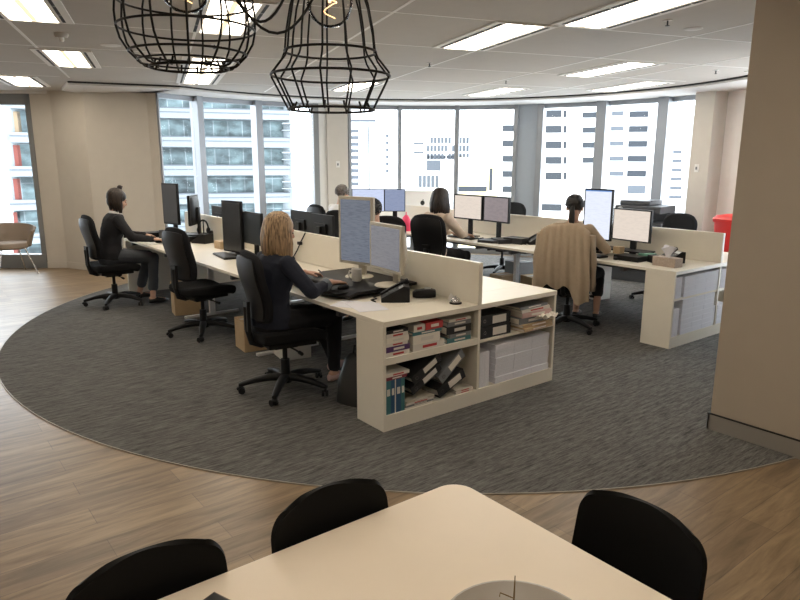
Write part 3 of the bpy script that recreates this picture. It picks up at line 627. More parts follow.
# middle desk
keyboard('black keyboard in front of the switched-off monitors',.36,3.20,-8)
put('wooden_block','small square wooden box under the screen at the empty desk','box',.60,3.83,ZD,4,.13,.15,.085,M['wood'])
put('wooden_block','tall pale note box behind the small wooden box','box',.72,3.80,ZD,2,.08,.12,.16,M['beigep'])
# far left desk
ks=thing('monitor_riser','black monitor riser on the far left desk','riser',(.52,4.98,ZD)); MB().box(-.14,.14,-.42,.42,.055,.07).obj('shelf',M['bplas'],ks,bevel=.003)
for q in(-.4,.4): MB().box(-.12,.12,q-.01,q+.01,0,.055).obj('leg',M['bplas'],ks)
keyboard('black keyboard of the person with the bun',.20,5.08,0)
put('mouse_pad','white and black mouse pad by the hand of the person with the bun','mouse pad',.16,4.70,ZD,0,.22,.24,.004,M['wplas'],.001); mouse('dark mouse under the hand of the person with the bun',.20,4.74,8,ZD+.004)
put('document_tray','dark tray of papers beyond the keyboard at the far left desk','tray',.34,5.42,ZD,0,.24,.2,.06,M['bplas'])
tag(MB().lathe([(.001,0),(.035,0),(.035,.10),(.03,.10),(.03,.01),(.001,.01)],16).obj('pen_cup',M['gplas'],loc=(.38,5.20,ZD)),'small grey pen cup by the far left monitor','pen cup')
phone('black desk phone at the far left desk under the screen',.60,4.42,-60)
t=thing('headset','black headset standing by the far left monitor','headset',(.70,4.62,ZD),R(30))
MB().tube([(0,-.07+.07-.07*math.cos(a),.16+.09*math.sin(a)) for a in [PI*k/10 for k in range(11)]],.011,8).obj('headband',M['bplas'],t,smooth=60)
for q in(-.07,.07): MB().ell((0,q,.13),(.035,.018,.04),12).obj('ear_cup',M['bplas'],t,smooth=60)
MB().lathe([(.05,0),(.05,.01),(.008,.014),(.008,.24),(.001,.245)],14).obj('stand',M['bplas'],t,smooth=40)
# second row items
keyboard('black keyboard of the ponytailed person',3.40,1.02,0); mouse('dark mouse of the ponytailed person',3.42,.66,5)
ks=thing('monitor_riser','black riser under the bright monitors of the second row','riser',(3.68,.92,ZD)); MB().box(-.10,.12,-.45,.45,.06,.075).obj('shelf',M['bplas'],ks,bevel=.003)
for q in(-.43,.43): MB().box(-.09,.11,q-.01,q+.01,0,.06).obj('leg',M['bplas'],ks)
put('document_tray','low black tray below the bright landscape monitor','tray',3.50,.55,ZD,0,.2,.28,.05,M['bplas'])
put('paper_pile','small pile of papers below the tall bright monitor','papers',3.52,1.22,ZD+.0,8,.2,.25,.05,M['paperw'],.002)
put('wooden_block','small brown wooden pen box below the bright monitors','box',3.50,.70,ZD+.052,0,.08,.08,.07,M['wood'])
put('green_box','flat green box beside the phone of the second row','box',3.62,.45,ZD,10,.12,.14,.07,M['greens'])
phone('black desk phone behind the tissue box',3.66,.22,-20); phone('black desk phone on the desk between the beige person and the cardigan',3.72,1.98,-30)
t=thing('tissue_box','patterned beige tissue box with a tissue pulled up','tissue box',(3.44,.13,ZD),R(-4)); MB().box(-.06,.06,-.12,.12,0,.085).obj('carton',mat('tissue_carton',(.42,.34,.28),.7,var=.3,vscale=60),t,bevel=.002)
def tis(i,j): a=j*2*PI; r_=.018+.05*i**1.5*(1+.35*math.sin(3*a)); return (r_*math.cos(a)*.6,r_*math.sin(a),.08+.10*i+.015*math.sin(2*a)*i)
MB().grid(tis,6,20,.002).obj('tissue',M['paper'],t,smooth=60)
put('desk_organiser','small black organiser in front of the tissue box and phone','organiser',3.55,.32,ZD,-30,.10,.12,.07,M['bplas'])
keyboard('black keyboard of the long-haired person in beige',3.46,2.95,0); mouse('mouse of the long-haired person in beige',3.46,2.62,0)
for i,(x,y,a) in enumerate([(3.42,2.42,20),(3.50,2.30,-25),(3.60,2.16,10)]): put('document_folder',['dark folder nearest the mouse on the beige person\'s desk','dark folder lying askew in the middle of the beige person\'s desk','dark folder by the phone on the beige person\'s desk'][i],'folder',x,y,ZD,a,.2,.26,.03+.02*i,M['bookk'],.003,'dark folders on the desk')
t=thing('handbag','bright pink bag on the far desk of the second row','bag',(3.46,4.12,ZD),R(-38)); MB().loft([((0,0,0),(0,1,0),(1,0,0),.17,.08),((0,0,.09),(0,1,0),(1,0,0),.18,.075),((0,0,.18),(0,1,0),(1,0,0),.12,.045),((0,0,.21),(0,1,0),(1,0,0),.06,.02)],18,power=3).obj('body',M['pink'],t,smooth=60); MB().tube([(0,-.05,.2),(0,-.03,.25),(0,.03,.25),(0,.05,.2)],.007,8).obj('handle',M['pink'],t,smooth=60)
put('paper_pile','white papers beside the pink bag','papers',3.45,3.65,ZD,-8,.25,.32,.03,M['paperw'],.002)
phone('black desk phone left of the pink bag',3.75,4.33,-30)
#@@SHELF
# ------------------------------------------------------------------ shelf contents
PW=M['paperw']
def book(lab,cx,cz,w,h,cov,y0=.02,dp=.22,x_off=0,rz=0,group='books and boxes in the front shelf',lay=True,base=(0,0),tilt=0):
    """lay: lies flat, spine to the front; else stands"""
    t=thing('book',lab,'book',(base[0]+cx,base[1]+y0,cz),R(rz),group)
    if tilt: t.rotation_euler=(0,R(tilt),R(rz))
    if lay:
        MB().box(-w/2,w/2,0,dp,0,.003).box(-w/2,w/2,0,dp,h-.003,h).box(-w/2,w/2,-.002,.002,0,h).obj('cover',cov,t); MB().box(-w/2+.004,w/2-.004,.003,dp-.004,.003,h-.003).obj('pages',PW,t)
        MB().box(-w*.2,w*.25,-.0035,-.0021,h*.3,h*.7).obj('spine_label',M['bookw'] if cov is not M['bookw'] else M['bookr'],t)
    else:
        MB().box(0,.003,0,dp,0,h).box(w-.003,w,0,dp,0,h).box(0,w,-.002,.002,0,h).obj('cover',cov,t); MB().box(.003,w-.003,.003,dp-.004,.004,h-.006).obj('pages',PW,t)
        MB().box(w*.2,w*.8,-.0035,-.0021,h*.55,h*.75).obj('spine_label',M['bookw'],t)
    return t
def binder(lab,x,y,z,rot,w=.075,h=.31,d=.28,cov=None,labm=None,group='lever arch binders in the front shelf'):
    """standing binder: spine at local -Y, width X; rot = euler degrees"""
    t=thing('ring_binder',lab,'binder',(x,y,z),0,group); t.rotation_euler=tuple(R(a) for a in rot); c=cov or M['bookk']
    MB().box(0,.004,0,d,0,h).box(w-.004,w,0,d,0,h).box(0,w,-.002,.003,0,h).obj('cover',c,t); MB().box(.008,w-.010,.02,d-.02,.008,h-.012).obj('papers',PW,t)
    MB().box(w*.15,w*.85,-.0035,-.0021,h*.40,h*.85).obj('spine_label',labm or M['bookw'],t)
    b=MB().lathe([(.010,0),(.010,.002),(.013,.002),(.013,0)],14,closed=True); b.xf(T(w/2,-.003,h*.14)@RX(R(90))); b.obj('finger_hole',M['chrome'],t)
    return t
z=.4902
for w,h,c,l,dx in ((.19,.030,M['bookw'],'white book at the bottom of the left stack on the upper left shelf',0),(.19,.036,M['purple'],'purple book second from the bottom of the left upper stack',.004),(.17,.022,M['bookw'],'white paperback in the middle of the left upper stack',-.006),(.18,.034,M['paperw'],'cream book near the top of the left upper stack',0),(.17,.026,M['bookw'],'white book with dark spine band near the top of the left upper stack',-.004),(.17,.022,M['bookk'],'thin black book topmost of the left upper stack',-.002)):
    book(l,.125+dx,z,w,h,c); z+=h+.0005
z=.4902
for w,h,c,l,dx in ((.27,.045,M['bookw'],'white and red box at the bottom of the middle upper stack',.0),(.23,.060,M['paperw'],'thick white box second in the middle upper stack',-.02),(.25,.022,M['teal'],'pale teal book in the middle upper stack',-.015)):
    book(l,.385+dx,z,w,h,c); z+=h+.0005
book('white box at the top of the middle upper stack',.30,z,.09,.045,M['bookw']); book('red box at the top right of the middle upper stack',.43,z,.15,.048,M['bookr'])
z=.4902
for w,h,c,l,dx in ((.22,.03,M['teal'],'teal book at the bottom of the right stack on the upper left shelf',0),(.20,.028,M['bookg'],'grey book second in the right upper stack',.01),(.23,.055,M['bookk'],'thick black book in the right upper stack',0),(.22,.030,M['bookg'],'dark grey book in the right upper stack',.0),(.20,.018,M['bookw'],'thin pale book near the top of the right upper stack',.005)):
    book(l,.665+dx,z,w,h,c,y0=.03); z+=h+.0005
# lower left bay
zb=.1102
for i,(w,c,l) in enumerate([(.040,M['teal'],'teal book standing leftmost on the lower shelf'),(.030,M['blue'],'blue book standing second from the left on the lower shelf'),(.008,M['bookw'],'thin white book between the blue ones'),(.040,M['blue'],'thick dark blue book standing fourth on the lower shelf'),(.030,M['teal'],'teal book standing fifth on the lower shelf')]):
    book(l,.030+[0,.041,.072,.081,.122][i],zb,w,.225,c,lay=False)
book('maroon book lying on the standing blue books',.115,zb+.2255,.17,.022,M['maroon']); book('white pad lying above the maroon book',.125,zb+.2480,.19,.022,M['bookw'])
for i in range(4): book(['cream magazine at the bottom of the pile under the fallen binders','grey magazine in the pile under the fallen binders','white magazine in the pile under the fallen binders','topmost magazine of the pile under the fallen binders'][i],.30+.004*i,zb+.0135*i,.24,.013,[PW,M['bookg'],M['bookw'],M['beigep']][i],y0=.012)
binder('black ring binder fallen over, upper one of two leaning on the blue books',.235,.02,.315,(0,62,0),.055,.27)
binder('black ring binder fallen over, lower one of two above the magazines',.225,.015,.245,(0,62,0),.055,.28)
binder('cream ring binder with dark edge tilted to the right on the lower shelf',.470,.02,.270,(0,52,0),.065,.265,cov=M['bookg'],labm=PW)
binder('dark ring binder with big white label lying askew on the lower shelf',.45,.008,.19,(0,66,0),.07,.26,labm=M['bookw'])
for i in range(2): book(['white pad under the fallen binders at the right','second white pad under the fallen binders at the right'][i],.72,zb+.014*i,.16,.013,M['bookw'])
# upper right shelf
for i in range(2): binder(['black ring binder lying flat with white label, bottom of the pair','black ring binder lying flat with white label, top of the pair'][i],.86+.006*i,.02+.012*i,.4702+.082*i+.0805,(0,90,0),.08,.31,.25,group='flat binders')
for i,(cov,l) in enumerate([(M['card'],'brown folder at the bottom of the messy pile on the upper right shelf'),(M['card'],'brown folder second in the messy pile on the upper right shelf'),(M['bookg'],'grey binder in the messy pile on the upper right shelf'),(M['pinks'],'pale pink folder in the messy pile on the upper right shelf'),(M['bookw'],'white folder near the top of the messy pile'),(M['bookg'],'grey folder on top of the messy pile')]):
    book(l,1.42+.012*math.sin(i*2.3),.4702+[0,.024,.049,.096,.134,.158][i],.34-.02*(i>2),[.023,.024,.046,.037,.023,.02][i],cov,y0=[-.035,-.02,.0,-.01,.0,.01][i],dp=.25,rz=[3,1,0,-2,1,2][i],group='messy pile of folders')
def crumple(i,j):
    x=-.09+.18*i;y=-.04+.10*j; return (x,y,.012*math.sin(i*13+j*5)+.010*math.sin(j*17+i*7)+.018)
tag(MB().grid(crumple,16,10,.003).obj('crumpled_paper',PW,smooth=30,loc=(1.50,-.035,.545)),'crumpled cream paper sticking out of the messy pile','paper')
# reams
ream0=thing('paper_ream','x','paper ream',(0,0,0),0,'reams of white paper in the front shelf')
MB().box(0,.198,0,.26,0,.0475).obj('paper_block',M['paper'],ream0,bevel=.002)
bn=MB()
for k in range(4): bn.box(-.0003,.1983,-.0003,.26,.008+.010*k,.0086+.010*k)
bn.obj('sheet_lines',mat('paper_shadow_line',(.55,.55,.60),.8),ream0)
first=[True]
def ream(x,y,z,lab,group,rz=0,vert=False):
    if first[0]: o=ream0; first[0]=False
    else: o=copytree(ream0)
    o.location=(x,y,z); o.rotation_euler=(R(90),0,R(90)) if vert==2 else (0,R(-90) if vert else 0,R(rz)); o['label']=lab; o['group']=group; return o
ordn=['lowest','second','third','fourth','fifth','sixth','seventh']
for k in range(6):
    for j,(nm) in enumerate(['left','middle','right']):
        ream(1.02+.1984*j,.012+.004*((k*5+j*3)%3),.1102+.0482*k,f'ream of white paper, {ordn[k]} from below in the {nm} pile of the front shelf','reams of white paper in the front shelf')
for k in range(2): ream(.865+.0485*k,.02,.1102,['upright ream of white paper against the divider of the front shelf','upright ream of white paper beside the left pile of the front shelf'][k],'upright reams in the front shelf',vert=2)
X2,Y2=3.205,-.097
for sh,(z0,nm2) in enumerate(((.1102,'lower'),(.4702,'upper'))):
    for k in range(7 if sh==0 else 4):
        for j,nm in enumerate(['left','middle','right']):
            ream(X2+.178+.1984*j,Y2+.006+.0008*((k+j)%2),z0+.0482*k,f'{ordn[k]} paper ream from below, {nm} pile on the {nm2} shelf beside the pillar',f'reams on the {nm2} shelf of the right unit')
    for k in range(2): ream(X2+(.04 if sh==0 else .0875)+.0485*k,Y2+.01,z0,f'{["outer","inner"][k]} upright ream on the {nm2} shelf at the corner of the right unit','upright reams of the right unit',vert=2 if sh==0 else 1)
    ream(X2+.818,Y2+.01,z0,f'upright ream right of the piles on the {nm2} shelf of the right unit','upright reams of the right unit',vert=True)
    for k in range(4): ream(X2+.87,Y2+.01,z0+.0482*k,f'{ordn[k]} paper ream from below, right of the divider, {nm2} shelf beside the pillar','reams right of the divider')
# ------------------------------------------------------------------ floor items
def carton(lab,x,y,rz,sx,sy,sz,m=None,z=.006,mark=None,name='cardboard_box'):
    t=thing(name,lab,'box',(x,y,z),R(rz)); MB().box(-sx/2,sx/2,-sy/2,sy/2,0,sz).obj('carton',m or M['card'],t,bevel=.003)
    MB().box(-sx/2+.01,sx/2-.01,-.025,.025,sz,sz+.001).obj('tape',M['beigep'],t)
    if mark: MB().box(-sx/2-.0012,-sx/2-.0002,-sy*.2,sy*.2,sz*.3,sz*.6).obj('printed_mark',mark,t)
    return t
carton('tall narrow cardboard box behind the empty left row chair',.22,4.02,-10,.30,.22,.36)
carton('white archive box with a dark print under the blonde person\'s desk',.36,1.86,-10,.26,.30,.30,M['wplas'],mark=M['bookg'],name='archive_box')
carton('cardboard box left of the white archive box under the desk',.22,2.28,-6,.30,.26,.28)
t=thing('desk_bag','black bag leaning against the end panel under the blonde person\'s desk','bag',(.17,.56,.006),R(20)); MB().loft([((0,0,0),(1,0,0),(0,1,0),.10,.15),((.01,0,.16),(1,0,0),(0,1,0),.085,.14),((.04,0,.30),(1,0,0),(0,1,0),.04,.12),((.05,0,.34),(1,0,0),(0,1,0),.015,.09)],18,power=3).obj('body',M['shoe'],t,smooth=50); MB().tube([(.05,-.06,.33),(.05,-.05,.40),(.05,.05,.40),(.05,.06,.33)],.008,8).obj('handle',M['shoe'],t,smooth=50)
tag(MB().lathe([(.001,0),(.10,0),(.135,.29),(.14,.30),(.13,.30),(.095,.012),(.001,.01)],24).obj('waste_bin',M['bplas'],loc=(4.45,2.05,.006),smooth=50),'black waste bin under the second desk row','bin')
for a in (('brown cardboard box left front under the second row desks',4.28,2.98,-8,.28,.26,.16),('brown cardboard box right front under the second row desks',4.50,2.62,-12,.28,.26,.17),('dark box stacked behind the brown boxes under the second row',4.66,3.05,-6,.26,.30,.30,M['bookg'])): carton(*a)
carton('white paper box past the ponytailed person\'s knees, bottom of two',4.62,1.75,-10,.24,.32,.22,M['wplas'],mark=M['blue'],name='archive_box'); carton('white paper box past the ponytailed person\'s knees, top of two',4.62,1.75,-7,.24,.32,.22,M['wplas'],z=.228,mark=M['blue'],name='archive_box')
# printer
t=thing('printer','dark grey multifunction printer standing by the right windows','printer',(6.30,2.16,.05),R(190))
MB().box(-.30,.30,-.33,.33,-.05,.72).obj('cabinet',M['copier'],t,bevel=.01)
for k in range(3): MB().box(.30,.312,-.30,.30,.08+.21*k,.27+.21*k).obj('paper_drawer',M['copierl'] if k==2 else M['copier'],t,bevel=.004)
MB().box(-.30,.22,-.33,.33,.72,.80).box(-.30,-.1,-.33,.33,.80,.93).box(-.3,.22,-.33,-.2,.80,.93).obj('print_engine',M['copier'],t,bevel=.008)
MB().box(-.30,.28,-.33,.33,.93,1.03).obj('scanner',M['copier'],t,bevel=.012)
MB().box(-.28,.20,-.30,.14,1.03,1.10).obj('document_feeder',M['copier'],t,bevel=.02); MB().box(-.12,.14,.10,.30,1.06,1.075,T(0,0,0)@RX(R(8))).obj('feeder_tray',M['copier'],t,bevel=.004)
MB().box(.28,.40,-.10,.24,.97,.985,).obj('control_panel',M['bplas'],t,bevel=.004); MB().cyl((.285,-.24,.98),(.295,-.24,.98),.035).obj('round_badge',M['copierl'],t)
# red bin
t=thing('wheelie_bin','red plastic wheelie bin with lid against the right wall','bin',(5.80,.52,.0),R(165))
MB().loft([((0,0,.06),(1,0,0),(0,1,0),.21,.20),((0,0,.5),(1,0,0),(0,1,0),.24,.23),((0,0,.98),(1,0,0),(0,1,0),.27,.26)],20,power=6).obj('body',M['red'],t,smooth=40)
MB().loft([((0,0,.98),(1,0,0),(0,1,0),.29,.28),((0,0,1.02),(1,0,0),(0,1,0),.295,.285),((0,0,1.06),(1,0,0),(0,1,0),.26,.25),((0,0,1.075),(1,0,0),(0,1,0),.18,.17)],20,power=5).obj('lid',M['red'],t,smooth=40)
MB().tube([(-.27,-.2,1.0),(-.34,-.2,1.0),(-.34,.2,1.0),(-.27,.2,1.0)],.014,8).obj('handle',M['red'],t,smooth=50)
for q in(-.2,.2): MB().cyl((-.2,q-.025,.10),(-.2,q+.025,.10),.10,n=20).obj('wheel',M['bplas'],t,smooth=40)
# taupe tub chair at the left window
t=thing('tub_chair','taupe upholstered tub chair on thin metal legs by the left window','chair',(-.93,8.16,0),R(-80))
def tub(i,j):
    a=R(-140+280*j); r=.26+.06*i+0.02*i*i; z=.42+.32*i*(1-.28*abs(2*j-1)**2); return (-r*math.cos(a)*1.0,r*math.sin(a)*1.08,z)
MB().grid(tub,8,24,.03).obj('shell',M['taupe'],t,smooth=70)
MB().loft([((0,0,.38),(1,0,0),(0,1,0),.20,.22),((0,0,.41),(1,0,0),(0,1,0),.27,.29),((0,0,.46),(1,0,0),(0,1,0),.27,.29),((0,0,.48),(1,0,0),(0,1,0),.24,.26)],24).obj('seat',M['taupe'],t,smooth=60)
for sx in(-1,1):
    for sy in(-1,1): MB().cyl((sx*.15,sy*.16,.39),(sx*.26,sy*.27,.0),.010,.008,n=10).obj('leg',M['chrome'],t,smooth=50)
#@@FG
# ------------------------------------------------------------------ meeting table in the foreground
t=thing('meeting_table','white rounded-corner meeting table in the foreground','table',(-2.1,-2.35,0))
def rr(hx,hy,r,n=8):
    o=[]
    for cx,cy,a0 in((hx-r,hy-r,0),(-hx+r,hy-r,90),(-hx+r,-hy+r,180),(hx-r,-hy+r,270)):
        for k in range(n+1): a=R(a0+90*k/n); o.append((cx+r*math.cos(a),cy+r*math.sin(a)))
    return o
MB().prism(rr(1.08,.595,.07),.702,.73).obj('tabletop',M['lamB'],t,bevel=.003)
for sx in(-1,1):
    for sy in(-1,1): MB().cyl((sx*.85,sy*.42,.70),(sx*.95,sy*.50,0),.025,.018).obj('leg',M['silver'],t,smooth=50)
MB().box(-.8,.8,-.4,.4,.67,.70).obj('subframe',M['steel'],t)
def shellchair(lab,x,y,rz):
    c=thing('shell_chair',lab,'chair',(x,y,0),R(rz),'black moulded chairs around the meeting table')
    def bk(i,j):  # back at local -X, sitter faces +X
        v=i; s_=2*j-1; cr=max(0,v-.82)/.18; w=.192-.012*v-.050*(1-math.sqrt(max(0,1-cr*cr*.98)))
        return (-.205-.055*v+.035*s_*s_, s_*w, .45+.378*v-.016*v*s_*s_)
    MB().grid(lambda i,j:bk(math.sin(i*PI/2),j),30,18,.014).obj('backrest',M['bseat'],c,smooth=70)
    def se(i,j): s_=2*j-1; return (-.20+.42*i,s_*.215*(1-.08*i),.445-.02*math.sin(i*PI)+.02*s_*s_-.03*max(0,i-.8)*5*.5)
    MB().grid(se,12,10,.014).obj('seat',M['bseat'],c,smooth=70)
    for sx in(-1,1):
        for sy in(-1,1): MB().cyl((sx*.14,sy*.14,.44),(sx*.22,sy*.22,0),.011,n=10).obj('leg',M['bsteel'],c,smooth=50)
shellchair('black moulded chair in the middle, tucked at the table corner far side',-1.465,-1.955,-90)
shellchair('black moulded chair at lower left, partly cut by the frame',-1.955,-1.955,-90)
shellchair('black moulded chair at the right end of the meeting table',-1.10,-2.295,180)
t=thing('bowl','round grey bowl on the meeting table with a twig in it','bowl',(-1.435,-2.38,.73)); MB().lathe([(.001,0),(.07,0),(.075,.006),(.135,.035),(.158,.066),(.153,.067),(.13,.04),(.07,.012),(.001,.010)],40).obj('vessel',M['bowl'],t,smooth=50)
t=thing('twig','thin dry twig standing up from the grey bowl','twig',(-1.375,-2.31,.752)); MB().tube([(0,0,0),(.004,.002,.05),(.002,0,.10)],.0022,6,taper=[1,.9,.5]).tube([(.003,.001,.045),(-.012,.008,.055),(-.022,.018,.060),(-.028,.014,.056)],.0013,6).tube([(.003,.001,.02),(-.004,-.01,.012)],.0015,6).obj('stem',M['twig'],t,smooth=60)
t=thing('magazine','small glossy silver and brown leaflet at the left table edge','magazine',(-1.86,-1.875,.7302),R(20)); MB().box(-.045,.045,-.05,.05,0,.003).obj('pages',mat('glossy_print',(.40,.33,.27),.2,.3,var=.8,vscale=30),t); MB().box(.01,.04,-.045,.045,.003,.006).obj('folded_corner',M['bookk'],t)
# pendants
def pendant(lab,c,prof,nrib,ringz,bulbz,btop,phase=0):
    t=thing('wire_pendant_lamp',lab,'lamp',c,0,'black wire pendant lamps'); w=.0034
    def rad(z):
        for (r0,z0),(r1,z1) in zip(prof,prof[1:]):
            if (z0<=z<=z1) or (z1<=z<=z0): k=(z-z0)/(z1-z0); return r0+(r1-r0)*k
        return prof[-1][0]
    for k in range(nrib):
        a=2*PI*k/nrib+phase; pts=[(r*math.cos(a),r*math.sin(a),z) for r,z in prof]
        r0,z0=prof[0]; pts=[((r0-.012)*math.cos(a),(r0-.012)*math.sin(a),z0+.012),((r0-.006)*math.cos(a),(r0-.006)*math.sin(a),z0-.002)]+pts
        MB().tube(pts,.0021,7).obj('cage_rib',M['bsteel'],t,smooth=60)
    for z,wr in ringz:
        r=rad(z); MB().tube([(r*math.cos(2*PI*k/48),r*math.sin(2*PI*k/48),z) for k in range(48)],wr,7,closed=True).obj('cage_ring',M['bsteel'],t,smooth=60)
    zt=btop; MB().cyl((0,0,bulbz+.06),(0,0,zt-.0),.019).obj('lamp_socket',M['bsteel'],t,smooth=50)
    MB().cyl((0,0,zt),(0,0,zt+.02),.06,.03).obj('cap',M['bsteel'],t,smooth=50)
    b=MB().lathe([(.001,-.047),(.02,-.043),(.036,-.03),(.046,-.008),(.046,.012),(.036,.034),(.02,.055),(.017,.07),(.001,.072)],28,(0,0,bulbz)).obj('bulb',GB,t,smooth=70)
    f=MB(); f.tube([(.012*math.cos(k*.8)*(1+.4*math.sin(k)),.012*math.sin(k*.8),bulbz-.028+.004*k) for k in range(18)],.0009,5); f.cyl((0,0,bulbz+.0),(0,0,bulbz+.06),.003,n=6)
    f.obj('filament',mat('warm_filament',(.8,.5,.3),.4,emit=(1,.6,.28),es=2.5),b)
    MB().cyl((0,0,zt),(0,0,2.7-c[2]),.003,n=8).obj('cord',M['bsteel'],t)
    return t
# rounded cage and waisted cage (radius, height over the object's own origin)
pL=V((-1.838,-1.868,1.874)); 
prof1=[(.071,0),(.085,.004),(.103,.022),(.117,.045),(.122,.066),(.123,.09),(.120,.12),(.11,.15),(.088,.175),(.06,.19)]
pendant('rounded black wire cage pendant lamp at upper left',pL,prof1,13,((0.0,.0026),(.010,.0018),(.025,.0022),(.068,.0022),(.115,.0022)),.142,.19)
pR=V((-1.57,-1.935,1.808)); 
prof2=[(.088,0),(.092,.008),(.120,.062),(.121,.070),(.098,.098),(.092,.112),(.088,.15),(.078,.20),(.062,.245),(.04,.262)]
pendant('waisted black wire cage pendant lamp right of the rounded one',pR,prof2,13,((.0,.0026),(.066,.0026),(.112,.0026)),.205,.262,.12)
def catenary(a,b,sag,n=14): a=V(a);b=V(b); return [a.lerp(b,k/n)-V((0,0,sag*4*(k/n)*(1-k/n))) for k in range(n+1)]
tag(MB().tube(catenary(pL+V((.06,-.02,.19)),pR+V((-.06,.03,.262)),.10),.0028,7).obj('lamp_cable',M['bsteel'],smooth=60),'black cable swagged between the two wire pendants','cable',None)
tag(MB().tube(catenary(pL+V((.05,-.03,.195)),pR+V((.0,-.0,.285)),.135),.0028,7).obj('lamp_cable',M['bsteel'],smooth=60),'lower black cable loop hanging into the waisted wire pendant','cable',None)
#@@PEOPLE
# ------------------------------------------------------------------ people
def ik(a,b,l1,l2,pole):
    a=V(a);b=V(b);d=b-a;L=min(d.length,(l1+l2)*.995); d.normalize(); b=a+d*L
    x=(l1*l1-l2*l2+L*L)/(2*L); h=math.sqrt(max(0,l1*l1-x*x)); p=V(pole); p=(p-d*p.dot(d)).normalized(); return a+d*x+p*h,b
def hand(b,wr,d,up,side,s=1.0,curl=.5):
    """palm plus five bent fingers; side +1 = left hand, d = direction of fingers, up = back of the hand"""
    wr=V(wr);d=V(d).normalized();up=V(up);up=(up-d*up.dot(d)).normalized(); lt=up.cross(d).normalized()*side    # towards little finger? sign below
    th=-lt    # thumb side
    b.loft([(wr-d*.02,lt,up,.025*s,.019*s),(wr+d*.01,lt,up,.029*s,.017*s),(wr+d*.05*s,lt,up,.039*s,.014*s),(wr+d*.082*s,lt,up,.038*s,.012*s),(wr+d*.095*s,lt,up,.030*s,.008*s)],14)
    for k,(o,L) in enumerate(((.029,.066),(.010,.076),(-.010,.071),(-.029,.056))):
        p=wr+d*.082*s+th*o*s; c1=.25*curl; q=p; ang=0; rr_=.0088*s
        for m_,f in enumerate((.45,.32,.23)):
            ang+=c1+ (.45*curl if m_ else 0); dd=(d*math.cos(ang)-up*math.sin(ang)+th*(o*1.2)).normalized(); n_=q+dd*L*f*s*1.15
            b.rc(q,n_,rr_,rr_*.92,8); q=n_; rr_*=.92
    p=wr+d*.022*s+th*.024*s; dd=(d*.75+th*.62-up*.25).normalized(); q=p+dd*.042*s; b.rc(p,q,.0125*s,.0105*s,8); dd2=(d*.92+th*.25-up*.3).normalized(); b.rc(q,q+dd2*.030*s,.0102*s,.0085*s,8)
def head_parts(b,Mh,neck0,s=1.0):
    def e(c,r): b.ell(Mh@V(c),tuple(x*s for x in r),18,Mh.to_3x3().normalized().to_4x4())
    e((-.012,0,.028),(.098,.076,.088)); e((.022,0,-.02),(.070,.064,.075)); e((.040,0,-.062),(.045,.046,.045)); e((.052,0,-.092),(.026,.026,.020))
    for q in(-1,1): e((.052,q*.036,-.026),(.028,.024,.026)); e((-.008,q*.077,-.012),(.018,.010,.031)); e((.070,q*.028,.020),(.018,.026,.010))
    b.rc(Mh@V((.086,0,.012)),Mh@V((.103,0,-.022)),.008*s,.0125*s,8); b.rc(Mh@V((.097,-.011,-.026)),Mh@V((.097,.011,-.026)),.0085*s,.0085*s,8)
    b.rc(Mh@V((-.022,0,-.05)),neck0,.052*s,.056*s,14)
